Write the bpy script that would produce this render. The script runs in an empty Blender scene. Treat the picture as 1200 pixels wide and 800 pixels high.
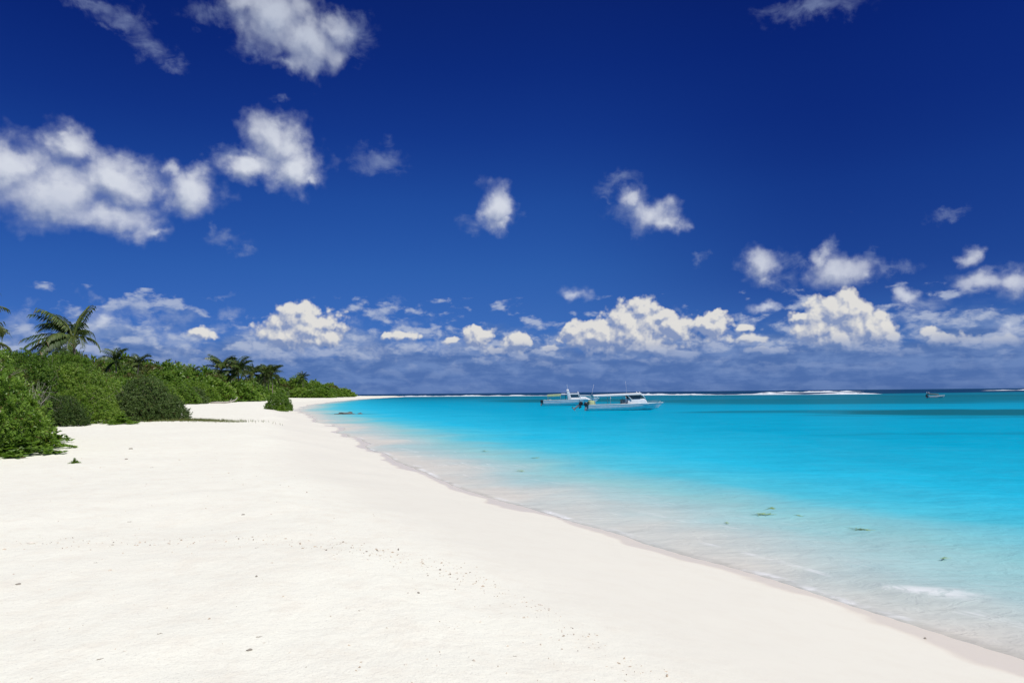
import bpy, bmesh, math, random
import numpy as np
from mathutils import Vector, Matrix, Euler

scene = bpy.context.scene
COL = scene.collection
R = math.radians

# ------------------------------------------------------------------ camera
cam_data = bpy.data.cameras.new('camera')
cam_data.sensor_width = 36.0
cam_data.lens = 24.0
cam_data.clip_start = 0.1
cam_data.clip_end = 30000.0
cam = bpy.data.objects.new('camera', cam_data)
COL.objects.link(cam)
cam.matrix_world = Matrix.Translation((0, 0, 2.6)) @ (Matrix.Rotation(R(90 + 4.30), 4, 'X') @ Matrix.Rotation(R(-0.54), 4, 'Z'))
scene.camera = cam

# ------------------------------------------------------------------ exposure
scene.view_settings.view_transform = 'Standard'
scene.view_settings.look = 'None'
scene.view_settings.exposure = 0.0
scene.view_settings.gamma = 1.0
scene.view_settings.use_curve_mapping = False
scene.cycles.use_denoising = True
scene.cycles.max_bounces = 6
scene.cycles.diffuse_bounces = 4
scene.cycles.glossy_bounces = 2
scene.cycles.transparent_max_bounces = 12
scene.cycles.caustics_reflective = False
scene.cycles.caustics_refractive = False

# ------------------------------------------------------------------ sun
SUN_EL, SUN_AZ = 60.0, 140.0          # azimuth clockwise from the view direction (+Y): behind, to the right
sun_data = bpy.data.lights.new('sun', 'SUN')
sun_data.energy = 4.1
sun_data.angle = R(0.53)
sun_data.color = (1.0, 0.975, 0.935)
sun = bpy.data.objects.new('sun', sun_data)
COL.objects.link(sun)
SUN_DIR = Vector((math.sin(R(SUN_AZ)) * math.cos(R(SUN_EL)), math.cos(R(SUN_AZ)) * math.cos(R(SUN_EL)), math.sin(R(SUN_EL))))
sun.rotation_euler = (-SUN_DIR).to_track_quat('-Z', 'Y').to_euler()

# ------------------------------------------------------------------ node helper
class N:
    def __init__(self, tree): self.t = tree
    def node(self, typ, **kw):
        n = self.t.nodes.new(typ)
        for k, v in kw.items(): setattr(n, k, v)
        return n
    def _in(self, sock, v):
        if isinstance(v, bpy.types.NodeSocket): self.t.links.new(v, sock)
        elif v is not None: sock.default_value = v
    def math(self, op, a, b=None, c=None, clamp=False):
        n = self.node('ShaderNodeMath', operation=op, use_clamp=clamp)
        for s, v in zip(n.inputs, (a, b, c)): self._in(s, v)
        return n.outputs[0]
    def vmath(self, op, a, b=None, out=0):
        n = self.node('ShaderNodeVectorMath', operation=op)
        for s, v in zip(n.inputs, (a, b)): self._in(s, v)
        return n.outputs[out]
    def scale(self, a, k):
        n = self.node('ShaderNodeVectorMath', operation='SCALE')
        self._in(n.inputs[0], a); self._in(n.inputs['Scale'], k)
        return n.outputs[0]
    def noise(self, vec, scale, detail=4, rough=0.5, dist=0.0, out='Fac', lac=2.0):
        n = self.node('ShaderNodeTexNoise')
        self._in(n.inputs['Vector'], vec)
        for k, v in (('Scale', scale), ('Detail', detail), ('Roughness', rough), ('Distortion', dist), ('Lacunarity', lac)): self._in(n.inputs[k], v)
        return n.outputs[out]
    def voronoi(self, vec, scale, detail=0, rough=0.5, feature='F1', out='Distance', smooth=None):
        n = self.node('ShaderNodeTexVoronoi', feature=feature)
        self._in(n.inputs['Vector'], vec)
        for k, v in (('Scale', scale), ('Detail', detail), ('Roughness', rough)): self._in(n.inputs[k], v)
        if smooth is not None: self._in(n.inputs['Smoothness'], smooth)
        return n.outputs[out]
    def smooth(self, v, lo, hi, a=0.0, b=1.0, kind='SMOOTHSTEP'):
        n = self.node('ShaderNodeMapRange', interpolation_type=kind)
        for s, x in zip(n.inputs, (v, lo, hi, a, b)): self._in(s, x)
        return n.outputs[0]
    def mix(self, f, a, b, blend='MIX', clamp=False):
        n = self.node('ShaderNodeMix', data_type='RGBA', blend_type=blend, clamp_result=clamp)
        self._in(n.inputs['Factor'], f); self._in(n.inputs['A'], a if not isinstance(a, tuple) else (*a[:3], 1)); self._in(n.inputs['B'], b if not isinstance(b, tuple) else (*b[:3], 1))
        return n.outputs['Result']
    def fmix(self, f, a, b):
        n = self.node('ShaderNodeMix', data_type='FLOAT')
        self._in(n.inputs[0], f); self._in(n.inputs[2], a); self._in(n.inputs[3], b)
        return n.outputs[0]
    def ramp(self, v, stops, interp='LINEAR'):
        n = self.node('ShaderNodeValToRGB')
        e = n.color_ramp.elements; n.color_ramp.interpolation = interp
        while len(e) > 1: e.remove(e[-1])
        e[0].position = stops[0][0]; e[0].color = (*stops[0][1], 1)
        for p, c in stops[1:]:
            x = e.new(p); x.color = (*c, 1)
        self._in(n.inputs[0], v)
        return n.outputs[0]
    def sep(self, v):
        n = self.node('ShaderNodeSeparateXYZ'); self._in(n.inputs[0], v); return n.outputs
    def comb(self, x, y, z=0.0):
        n = self.node('ShaderNodeCombineXYZ')
        for s, v in zip(n.inputs, (x, y, z)): self._in(s, v)
        return n.outputs[0]
    def attr(self, name, out='Fac'):
        return self.node('ShaderNodeAttribute', attribute_name=name).outputs[out]

# ------------------------------------------------------------------ sky
# clouds: azimuth, elevation, half-width, half-height (degrees), weight
SOFT_CLOUDS = [
    (-19.91,28.59,4.35,2.24,0.8), (-17.6,27.18,3.92,2.44,0.9), (-18.52,25.42,2.27,1.42,0.62), (-14.88,28.41,3.06,1.96,0.62), 
    (-21.74,28.87,3.86,1.65,0.7), (-37.04,15.41,3.08,2.54,1), (-33.67,17.31,2.14,2.15,0.85), (-34.56,14.06,4.56,2.52,1), 
    (-30.33,15.51,3.6,2.38,0.9), (-30.9,12.91,4.08,1.56,0.85), (-25.63,15.24,2.97,1.99,0.95), (-27.2,16.78,1.51,1.46,0.62), 
    (-28,12.37,1.93,0.99,0.55), (-33.91,18.29,1.01,1.01,0.62), (-19.28,19.7,2.75,2.39,1), (-17.86,17.92,2.66,2.06,1), 
    (-21.37,17.53,2.92,1.39,0.85), (-19.1,20.72,1.97,1.25,0.7), (-16.78,16.97,1.74,0.91,0.7), (-1.28,15.48,2.11,2.34,0.8), 
    (-0.71,13.81,1.89,1.11,0.6), (12.08,14.36,2.64,1.9,0.85), (10.51,16.08,2.54,1.62,0.55), (13.17,13.48,1.93,1.15,0.8), 
    (5.3,8.57,1.5,1.06,0.8), (20.06,10.03,1.72,1.6,0.85), (20.78,8.85,1.64,0.93,0.5), (25.97,8.91,2.57,1.66,0.8), (24.76,9.79,1.31,1.55,0.62), 
    (27.4,8.53,1.59,1.01,0.5), (33.93,9.16,1,1.12,0.85), (34.78,7.36,2.24,1.17,0.85), (36.58,6.94,2.05,1.26,0.72), 
    (20.52,6.73,1.52,0.8,0.66), (30.33,6.85,1.07,0.92,0.8), (36.19,4.08,2.06,1.39,0.5), (-31.2,5.43,1.58,1.47,0.62), 
    ]
WISP_CLOUDS = [
    (-12.72,4.59,2.74,0.98,0.9), (-22.51,5.77,1.48,0.79,0.85), (-27.79,4.56,2.59,1.01,0.95), (-32.61,4.04,2.55,1.09,1), 
    (-30.45,5.47,1.29,1.23,0.95), (-35.56,3.81,2.09,1.05,0.95), (-25.94,3.85,3.49,1.03,0.95), (-20.62,4.35,2.14,1.01,0.95), 
    (-22.98,4.57,2.07,0.92,0.9), (-11.34,3.9,3.45,0.98,0.9), (-6.3,3.76,3.55,0.78,0.85), (-18.69,3.43,5.15,0.81,0.8), 
    (-7.15,5.9,1.42,0.85,0.8), (2.87,3.98,2.86,0.86,0.8), (18.7,4.17,2.58,0.81,0.8), (29.46,4.48,1.96,1,0.8), (-32.24,26.85,3.21,0.83,0.8), 
    (-30.13,26.17,2.23,1.18,0.85), (-28.49,25.09,1.84,1.21,0.85), (-27.17,23.88,1.53,0.91,0.7), (-31.31,25.15,1.41,0.75,0.5), 
    (-24.25,27.56,3.1,1.21,0.8), (-13.61,28.07,2.81,1.98,0.8), (-21.03,25.91,2.59,1.16,0.5), (-16.21,25.08,2.05,1.08,0.5), 
    (-22.89,12.05,2.22,0.97,0.85), (-21.5,11.37,1.01,0.66,0.6), (-23.89,12.88,1.22,0.77,0.6), (-11.21,18.77,2.68,1.32,0.95), 
    (-12.27,19.37,1.4,0.78,0.6), (-23.27,18.26,1.61,1.24,0.7), (-24.59,17.11,1.58,0.99,0.6), (-3.1,14.37,1.89,1.39,0.8), 
    (-0.33,14.92,1.46,1.8,0.6), (9.11,17.1,1.99,1.21,0.85), (8.23,15.93,1.43,0.68,0.5), (10.56,15.26,2.82,2.03,0.7), 
    (13.35,15.09,1.52,1.48,0.6), (33.27,12.1,1.32,0.65,0.75), (15.48,10.68,1.01,0.68,0.8), (22.17,9.08,1.86,1.32,0.9), 
    (23.3,9.52,1.22,0.78,0.7), (29.13,9.26,1.44,0.74,0.9), (25.04,10.79,0.95,0.9,0.7), (31.65,5.58,1.88,0.97,0.9), 
    (24.72,27.99,4.67,1.09,0.95), (-31.93,6.98,0.88,0.67,0.9), (-27.25,5.73,3.08,0.89,0.95), (-32.37,4.65,2.05,0.97,0.9), 
    (-35.61,5.1,1.72,0.93,0.9), (-13.27,5.7,1.36,0.98,0.8), (-8.2,5.04,2.4,0.99,0.8), (14.15,6.82,2.03,0.69,0.6), (-9.97,8.2,2.8,0.56,0.35), 
    (27.03,13.12,2.31,0.5,0.3), (-23.46,7.45,2.43,0.46,0.35), (35.55,8.1,1.44,0.81,0.6), (37.01,8.16,0.92,0.68,0.6), 
    (-19,22.59,1.72,0.61,0.4), ]
TOWER_CLOUDS = [
    (10.99,6.93,1.39,1.12,0.85), (9.97,5.13,2.93,2.12,1), (6.87,4.7,2.97,1.56,0.9), (5.17,4.95,1.57,1,0.75), (13.56,5.31,2.04,1.39,0.8), 
    (16.25,5.22,1.79,1.37,0.85), (16.67,6.02,0.92,0.82,0.7), (11.33,3.55,4.83,1.12,0.6), (12.42,6.04,1.37,1.12,0.7), 
    (25.84,5.7,2.45,1.67,1), (24.32,4.74,2.27,1.44,0.85), (27.91,4.56,1.91,1.39,0.8), (25.76,3.77,3.49,1.42,0.75), 
    (23.02,5.46,1.22,0.86,0.65), (26.74,6.42,1.38,0.89,0.8), (32.48,3.46,2.45,0.85,0.62), (31.47,4,1.15,0.79,0.6), 
    (33.83,3.15,1.48,0.71,0.5), (19.34,4.01,2.94,0.81,0.52), (-17.09,5.36,3.03,2.05,0.95), (-17.17,6.59,1.45,1.23,0.8), 
    (-18.84,4.65,2.58,1.22,0.75), (-14.89,4.57,1.88,1.11,0.7), (-24.43,4.92,1.79,0.91,0.62), (-2.87,4.75,1.94,1,0.8), 
    (0.36,4.3,2.01,1.07,0.75), (-1.3,3.6,4.16,0.86,0.52), (-9.4,4.9,2.38,0.85,0.5), (35.9,3.05,1.88,0.81,0.5), (2.86,3.7,3.58,0.72,0.42), 
    (20.57,3.03,4.4,0.67,0.42), (29.92,2.71,3.23,0.62,0.42), (3.95,4.4,1.43,0.71,0.5), (18.73,4.99,1.55,0.68,0.45), 
    (28.89,4.01,1.43,0.88,0.55), (35.04,2.98,1.92,0.7,0.5), (-5.01,4.33,1.71,0.64,0.5), (8.53,2.9,5.61,0.64,0.4), ]


def cloud_field(name, blobs, kind):
    """Density of a family of clouds as a function of (azimuth, elevation) in degrees."""
    g = bpy.data.node_groups.new(name, 'ShaderNodeTree')
    g.interface.new_socket('P', in_out='INPUT', socket_type='NodeSocketVector')
    g.interface.new_socket('D', in_out='OUTPUT', socket_type='NodeSocketFloat')
    n = N(g)
    p = n.node('NodeGroupInput').outputs[0]
    if kind == 'wisp':
        w1 = n.vmath('SUBTRACT', n.noise(p, 0.30, 3, 0.6, out='Color'), (0.5, 0.5, 0.5))
        w2 = n.vmath('SUBTRACT', n.noise(p, 1.1, 4, 0.65, out='Color'), (0.5, 0.5, 0.5))
        q = n.vmath('ADD', p, n.vmath('ADD', n.scale(w1, 4.0), n.scale(w2, 1.8)))
    elif kind == 'soft':
        w1 = n.vmath('SUBTRACT', n.noise(p, 0.28, 3, 0.55, out='Color'), (0.5, 0.5, 0.5))
        w2 = n.vmath('SUBTRACT', n.noise(p, 1.3, 3, 0.6, out='Color'), (0.5, 0.5, 0.5))
        q = n.vmath('ADD', p, n.vmath('ADD', n.scale(w1, 3.0), n.scale(w2, 0.9)))
    else:
        w1 = n.vmath('SUBTRACT', n.noise(p, 0.7, 3, 0.55, out='Color'), (0.5, 0.5, 0.5))
        q = n.vmath('ADD', p, n.scale(w1, 1.3))
    q = n.vmath('MULTIPLY', q, (1, 1, 0))
    f = None
    for (a, e, ra, re, w) in blobs:
        d = n.vmath('LENGTH', n.vmath('MULTIPLY', n.vmath('SUBTRACT', q, (a, e, 0)), (1 / ra, 1 / re, 0)), out=1)
        b = n.math('SUBTRACT', w, d)
        f = b if f is None else n.math('SMOOTH_MAX', f, b, 0.22)
    f = n.math('MAXIMUM', f, -1.5)
    if kind == 'wisp':
        t = n.noise(n.vmath('MULTIPLY', n.vmath('ADD', p, (2.3, 8.1, 2.0)), (.8, 1.25, 1)), 0.55, 8, 0.64, 0.6)
        f = n.math('ADD', f, n.math('MULTIPLY', n.math('SUBTRACT', t, 0.5), 2.2))
    elif kind == 'soft':
        t = n.noise(n.vmath('ADD', p, (7.3, 1.1, 2.0)), 0.40, 8, 0.55, 0.2)
        v = n.voronoi(n.vmath('ADD', p, n.scale(w2, .6)), 0.42, 2, 0.5, 'SMOOTH_F1', smooth=0.4)
        f = n.math('ADD', f, n.math('MULTIPLY', n.math('SUBTRACT', t, 0.5), 0.95))
        f = n.math('ADD', f, n.math('MULTIPLY', n.math('SUBTRACT', 0.46, v), 0.42))
    else:
        t = n.noise(n.vmath('ADD', p, (3.3, 9.1, 5.0)), 0.6, 7, 0.52)
        v = n.voronoi(n.vmath('ADD', p, n.scale(w1, .5)), 0.95, 2, 0.5, 'SMOOTH_F1', smooth=0.25)
        f = n.math('ADD', f, n.math('MULTIPLY', n.math('SUBTRACT', t, 0.5), 0.75))
        f = n.math('ADD', f, n.math('MULTIPLY', n.math('SUBTRACT', 0.50, v), 0.55))
    g.links.new(f, n.node('NodeGroupOutput').inputs[0])
    return g

world = bpy.data.worlds.new('World')
scene.world = world
world.use_nodes = True
wt = world.node_tree
wt.nodes.clear()
w = N(wt)
SKY_K = 0.1                                            # background strength
gen = w.node('ShaderNodeTexCoord').outputs['Generated']
sx, sy, sz = w.sep(gen)
DEG = 180 / math.pi
az = w.math('MULTIPLY', w.math('ARCTAN2', sx, sy), DEG)
el = w.math('MULTIPLY', w.math('ARCSINE', sz), DEG)
sky = w.node('ShaderNodeTexSky', sky_type='NISHITA', sun_disc=False, sun_elevation=R(SUN_EL), sun_rotation=R(SUN_AZ), altitude=0, air_density=1.0, dust_density=0.3, ozone_density=5.0)
# deep polarised tropical blue
skyc = w.mix(1.0, sky.outputs[0], w.ramp(w.smooth(el, 0, 40, kind='LINEAR'),
    [(0, (0.11, 0.243, 0.814)), (0.022, (0.11, 0.243, 0.814)), (0.05, (0.122, 0.256, 0.761)), (0.107, (0.135, 0.29, 0.733)), (0.179, (0.131, 0.292, 0.704)), (0.25, (0.121, 0.3, 0.708)), (0.39, (0.093, 0.265, 0.702)), (0.525, (0.057, 0.182, 0.632)), (0.653, (0.039, 0.135, 0.566)), (0.76, (0.036, 0.115, 0.51)), (1, (0.036, 0.115, 0.51))]), 'MULTIPLY')
# polarised skylight: deepest in a broad arc at right angles to the sun
pol = w.math('ADD', w.math('MULTIPLY', w.smooth(az, 2, 27), w.math('MULTIPLY', w.smooth(el, 2, 10), w.smooth(el, 17, 27, 1, .6))), w.math('MULTIPLY', w.smooth(az, -8, -36), w.smooth(el, 3, 22, .15, .42)))
skyc = w.mix(pol, skyc, w.mix(1.0, skyc, (.49, .54, .73), 'MULTIPLY'))
P = w.comb(az, el, 0.0)
def background(col):
    b = w.node('ShaderNodeBackground'); b.inputs['Strength'].default_value = SKY_K
    w._in(b.inputs['Color'], col)
    return b.outputs[0]
def field(g, vec):
    n = w.node('ShaderNodeGroup'); n.node_tree = g
    w._in(n.inputs[0], vec)
    return n.outputs[0]
def near_blobs(blobs, a0, a1, e0, e1):
    return [b for b in blobs if b[0] + 1.8 * b[2] + 2 > a0 and b[0] - 1.8 * b[2] - 2 < a1 and b[1] + 1.8 * b[3] + 2 > e0 and b[1] - 1.8 * b[3] - 2 < e1]
def sky_patch(a0, a1, e0, e1):
    """The sky with the clouds that stand between these azimuths and elevations."""
    out = skyc
    if e0 < 5:
        # far bank of layered cloud along the horizon, its top ragged
        top = w.noise(w.vmath('MULTIPLY', P, (0.16, 0.34, 1)), 1.0, 3, 0.55, 0.2)
        bn = w.noise(w.vmath('MULTIPLY', P, (0.34, 0.72, 1)), 1.0, 5, 0.6, 0.3)
        st = w.noise(w.vmath('MULTIPLY', P, (0.20, 1.5, 1)), 1.0, 4, 0.58, 0.4)
        bk = w.math('ADD', w.math('MULTIPLY', w.math('SUBTRACT', 5.3, el), 0.42), w.math('ADD', w.math('MULTIPLY', w.math('SUBTRACT', top, 0.5), 3.4), w.math('MULTIPLY', w.math('SUBTRACT', bn, 0.5), 1.6)))
        ba = w.math('MULTIPLY', w.smooth(bk, -0.25, 1.0), w.smooth(el, 0.0, 3.0, 0.62, 0.85))
        mot = w.smooth(w.math('ADD', w.math('MULTIPLY', bn, 0.6), w.math('MULTIPLY', st, 0.4)), 0.42, 0.62)
        shade = w.mix(mot, (.085, .165, .40), (.165, .26, .51))
        out = w.mix(ba, out, w.scale(shade, 1 / SKY_K))
        # rows of small cumulus in the bank
        def curds(v): return w.math('ADD', w.math('MULTIPLY', w.noise(w.vmath('MULTIPLY', v, (0.50, 0.95, 1)), 1.0, 6, 0.55, 0.15), 0.75), w.math('MULTIPLY', w.noise(w.vmath('MULTIPLY', v, (0.15, 0.5, 1)), 1.0, 1, 0.5), 0.45))
        cu = curds(P); cu2 = curds(w.vmath('ADD', P, (0.18, 0.42, 0)))
        thr = w.math('ADD', 0.575, w.math('MULTIPLY', w.math('ABSOLUTE', w.math('SUBTRACT', el, 3.7)), 0.030))
        ca = w.math('MULTIPLY', w.smooth(w.math('SUBTRACT', cu, thr), -0.05, 0.09), w.smooth(el, 0.8, 3.6, 0.25, 0.74))
        cl = w.smooth(w.math('SUBTRACT', cu, cu2), -0.06, 0.08, kind='LINEAR')
        out = w.mix(ca, out, w.scale(w.mix(cl, w.mix(w.smooth(el, 1.5, 4), (.12, .21, .45), (.20, .29, .53)), w.mix(w.smooth(el, 1.5, 4.2), (.22, .31, .55), (.47, .53, .67))), 1 / SKY_K))
    wb = near_blobs(WISP_CLOUDS, a0, a1, e0, e1)
    if wb:
        dw = field(cloud_field('wisp_field', wb, 'wisp'), P)
        out = w.mix(w.smooth(dw, -0.15, 1.5, 0, .56), out, w.scale(w.mix(w.smooth(el, 2.5, 11), (.46, .53, .69), (.27, .34, .53)), 1 / SKY_K))
    sb = near_blobs(SOFT_CLOUDS, a0, a1, e0, e1)
    if sb:
        g = cloud_field('soft_cloud_field', sb, 'soft')
        ds = field(g, P)
        ds2 = field(g, w.vmath('ADD', P, (0.35, 1.0, 0)))
        a_s = w.math('ADD', w.smooth(ds, -0.40, 0.22, 0, .50), w.smooth(ds, -0.05, 0.74, 0, .45))
        lit = w.smooth(w.math('SUBTRACT', ds, ds2), -0.55, 0.36, kind='LINEAR')
        thick = w.smooth(ds, 0.15, 1.1)
        colS = w.mix(lit, (.30, .36, .51), (.76, .79, .85))
        colS = w.mix(w.math('MULTIPLY', thick, 0.42), colS, (.55, .60, .71))
        colS = w.mix(w.smooth(a_s, 0, .75, .7, 0), colS, (.26, .34, .58))
        colS = w.mix(w.smooth(el, 17, 25, 0, .55), colS, (.36, .42, .56))
        a_s = w.math('MULTIPLY', a_s, w.smooth(el, 12, 17, .84, 1.0))
        out = w.mix(a_s, out, w.scale(colS, 1 / SKY_K))
    tb = near_blobs(TOWER_CLOUDS, a0, a1, e0, e1)
    if tb and e0 < 5:
        g = cloud_field('tower_cloud_field', tb, 'tower')
        dt = field(g, P)
        dt2 = field(g, w.vmath('ADD', P, (0.22, 0.42, 0)))
        a_t = w.smooth(dt, -0.36, -0.02)
        litT = w.smooth(w.math('SUBTRACT', dt, dt2), -0.24, 0.22, kind='LINEAR')
        lowT = w.smooth(el, 2.4, 4.8)
        colT = w.mix(litT, w.mix(lowT, (.10, .19, .43), (.24, .31, .51)), w.mix(lowT, (.25, .34, .57), (.76, .745, .715)))
        out = w.mix(w.math('MULTIPLY', a_t, w.smooth(el, 1.6, 4.4, 0.05, 0.96)), out, w.scale(colT, 1 / SKY_K))
    return background(out)
def either(f, a, b):                   # a where f = 0, b where f = 1
    n = w.node('ShaderNodeMixShader')
    for s_, v in zip(n.inputs, (f, a, b)): w._in(s_, v)
    return n.outputs[0]
AZ_CUTS = [-46, -26, -13, 0, 13, 26, 46]
EL_CUTS = [0, 8.0, 40]
def rows(e0, e1):
    sh = sky_patch(AZ_CUTS[0], AZ_CUTS[1], e0, e1)
    for a0, a1 in zip(AZ_CUTS[1:-1], AZ_CUTS[2:]):
        sh = either(w.math('GREATER_THAN', az, a0), sh, sky_patch(a0, a1, e0, e1))
    return sh
front = either(w.math('GREATER_THAN', el, EL_CUTS[1]), rows(0, EL_CUTS[1]), rows(EL_CUTS[1], EL_CUTS[2]))
# the rest of the sky: scattered fair-weather clouds
oz = w.noise(w.vmath('MULTIPLY', gen, (1, 1, 2.2)), 2.6, 6, 0.6)
oa = w.math('MULTIPLY', w.smooth(oz, 0.56, 0.70), w.smooth(w.math('MAXIMUM', w.math('ABSOLUTE', az), w.math('MULTIPLY', el, 1.25)), 46, 62))
rest = background(w.mix(w.math('MULTIPLY', oa, w.smooth(el, 0, 8)), skyc, w.scale(w.mix(w.smooth(oz, .56, .8), (.75, .78, .84), (.55, .58, .66)), 1 / SKY_K)))
infront = w.math('MULTIPLY', w.math('LESS_THAN', w.math('ABSOLUTE', az), 46.0), w.math('MULTIPLY', w.math('LESS_THAN', el, 38.0), w.math('GREATER_THAN', el, -0.3)))
wt.links.new(either(infront, rest, front), w.node('ShaderNodeOutputWorld').inputs[0])
world.cycles.sampling_method = 'NONE'

# ------------------------------------------------------------------ small helpers
def new_mat(name):
    m = bpy.data.materials.new(name); m.use_nodes = True
    m.node_tree.nodes.clear()
    return m, N(m.node_tree)
def finish(m, n, shader, disp=None):
    o = n.node('ShaderNodeOutputMaterial')
    m.node_tree.links.new(shader, o.inputs['Surface'])
def principled(n, color, rough=0.5, normal=None, spec=0.5, **kw):
    p = n.node('ShaderNodeBsdfPrincipled')
    n._in(p.inputs['Base Color'], color if not isinstance(color, tuple) else (*color[:3], 1))
    n._in(p.inputs['Roughness'], rough)
    n._in(p.inputs['Specular IOR Level'], spec)
    for k, v in kw.items(): n._in(p.inputs[k], v)
    if normal is not None: n._in(p.inputs['Normal'], normal)
    return p.outputs[0]
def bump(n, h, strength=0.5, dist=0.1, normal=None):
    b = n.node('ShaderNodeBump'); b.inputs['Strength'].default_value = strength; b.inputs['Distance'].default_value = dist
    n._in(b.inputs['Height'], h)
    if normal is not None: n._in(b.inputs['Normal'], normal)
    return b.outputs[0]
def tag(o, label=None, cat=None, group=None, kind=None):
    if label: o['label'] = label
    if cat: o['category'] = cat
    if group: o['group'] = group
    if kind: o['kind'] = kind
    return o
def link(name, me, parent=None, mat=None):
    o = bpy.data.objects.new(name, me)
    COL.objects.link(o)
    if parent: o.parent = parent
    if mat and not me.materials: me.materials.append(mat)
    return o
def empty(name, loc=(0, 0, 0), rz=0.0):
    o = bpy.data.objects.new(name, None)
    COL.objects.link(o)
    o.location = loc; o.rotation_euler = (0, 0, rz)
    o.empty_display_size = 0.3
    return o
def np_mesh(name, verts, faces, attrs=None, smooth=False):
    """verts (n,3) array, faces (m,k) array with k=3 or 4; attrs {name: per-vertex floats}."""
    me = bpy.data.meshes.new(name)
    verts = np.asarray(verts, np.float32); faces = np.asarray(faces, np.int32)
    m, k = faces.shape
    me.vertices.add(len(verts)); me.vertices.foreach_set('co', verts.ravel())
    me.loops.add(m * k); me.loops.foreach_set('vertex_index', faces.ravel())
    me.polygons.add(m)
    me.polygons.foreach_set('loop_start', np.arange(0, m * k, k, dtype=np.int32))
    me.polygons.foreach_set('loop_total', np.full(m, k, np.int32))
    me.polygons.foreach_set('use_smooth', np.full(m, smooth, bool))
    for a, v in (attrs or {}).items():
        at = me.attributes.new(a, 'FLOAT', 'POINT')
        at.data.foreach_set('value', np.asarray(v, np.float32))
    me.update(calc_edges=True)
    me.validate()
    return me
def hash2(ix, iy, seed):
    h = (ix * 374761393 + iy * 668265263 + seed * 1442695041) & 0xFFFFFFFF
    h = ((h ^ (h >> 13)) * 1274126177) & 0xFFFFFFFF
    return ((h ^ (h >> 16)) & 0xFFFF) / 65535.0
def vnoise(x, y, seed=0):
    ix = np.floor(x).astype(np.int64); iy = np.floor(y).astype(np.int64)
    fx = x - ix; fy = y - iy
    fx = fx * fx * (3 - 2 * fx); fy = fy * fy * (3 - 2 * fy)
    a = hash2(ix, iy, seed); b = hash2(ix + 1, iy, seed); c = hash2(ix, iy + 1, seed); d = hash2(ix + 1, iy + 1, seed)
    return (a + (b - a) * fx) * (1 - fy) + (c + (d - c) * fx) * fy
def fbm(x, y, oct=4, seed=0, gain=0.5):
    s = 0; amp = 1; tot = 0
    for i in range(oct):
        s = s + amp * vnoise(x * 2 ** i + 13.7 * i, y * 2 ** i - 7.1 * i, seed + i); tot += amp; amp *= gain
    return s / tot
def sstep(v, a, b):
    t = np.clip((v - a) / (b - a), 0, 1)
    return t * t * (3 - 2 * t)

# ------------------------------------------------------------------ land and sea
SHORE = [(800, -5000), (300, -1000), (100, -300), (40, -80), (20, -30), (12, -8), (8, 0), (6.1, 3.7), (4.8, 6.7), (3.85, 8.6), (2.3, 11.7), (1.2, 13.7),
         (0.0, 16.1), (-1.6, 19.0), (-3.2, 23.5), (-7.8, 36.1), (-15.5, 57), (-25.9, 85.4), (-37, 119), (-52, 178), (-67, 264), (-78, 345), (-85, 425), (-91, 520),
         (-94, 590), (-104, 610), (-150, 600), (-260, 560), (-600, 600), (-3000, 900)]
def spline(pts, k=6):
    out = []
    P = [np.array(p, float) for p in pts]
    for i in range(len(P) - 1):
        p0, p1, p2, p3 = P[max(i - 1, 0)], P[i], P[i + 1], P[min(i + 2, len(P) - 1)]
        a = max(np.linalg.norm(p1 - p0), 1e-6) ** .5; b = np.linalg.norm(p2 - p1) ** .5; cc = max(np.linalg.norm(p3 - p2), 1e-6) ** .5
        t0, t1, t2, t3 = 0, a, a + b, a + b + cc
        for j in range(k):
            t = t1 + (t2 - t1) * j / k
            A1 = (t1 - t) / (t1 - t0) * p0 + (t - t0) / (t1 - t0) * p1
            A2 = (t2 - t) / (t2 - t1) * p1 + (t - t1) / (t2 - t1) * p2
            A3 = (t3 - t) / (t3 - t2) * p2 + (t - t2) / (t3 - t2) * p3
            B1 = (t2 - t) / (t2 - t0) * A1 + (t - t0) / (t2 - t0) * A2
            B2 = (t3 - t) / (t3 - t1) * A2 + (t - t1) / (t3 - t1) * A3
            out.append((t2 - t) / (t2 - t1) * B1 + (t - t1) / (t2 - t1) * B2)
    out.append(P[-1])
    return np.array(out)
SH = spline(SHORE, 5)
REEF = spline([(-3000, 1100), (-420, 760), (-200, 690), (-60, 620), (27, 560), (75, 520), (123, 480), (160, 430), (200, 398), (285, 420), (400, 470), (900, 700), (4000, 1500)], 4)
def seg_dist(x, y, poly):
    best = np.full(x.shape, 1e18)
    for (ax, ay), (bx, by) in zip(poly[:-1], poly[1:]):
        dx, dy = bx - ax, by - ay
        t = np.clip(((x - ax) * dx + (y - ay) * dy) / (dx * dx + dy * dy), 0, 1)
        best = np.minimum(best, (x - ax - t * dx) ** 2 + (y - ay - t * dy) ** 2)
    return np.sqrt(best)
def inside(x, y, poly):
    c = np.zeros(x.shape, bool)
    n = len(poly)
    for i in range(n):
        ax, ay = poly[i]; bx, by = poly[(i + 1) % n]
        if ay == by: continue
        c ^= ((ay > y) != (by > y)) & (x < (bx - ax) * (y - ay) / (by - ay) + ax)
    return c
LANDPOLY = np.vstack([SH, [(-20000, 900), (-20000, -20000), (800, -20000)]])
SEAPOLY = np.vstack([REEF, [(20000, 1500), (20000, 30000), (-20000, 30000), (-20000, 1100)]])
def shore_s(x, y):                     # metres inland (+) or out to sea (-)
    d = seg_dist(x, y, SH)
    return np.where(inside(x, y, LANDPOLY), d, -d)
def reef_s(x, y):                      # metres beyond the reef crest (+)
    d = seg_dist(x, y, REEF)
    return np.where(inside(x, y, SEAPOLY), d, -d)
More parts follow.
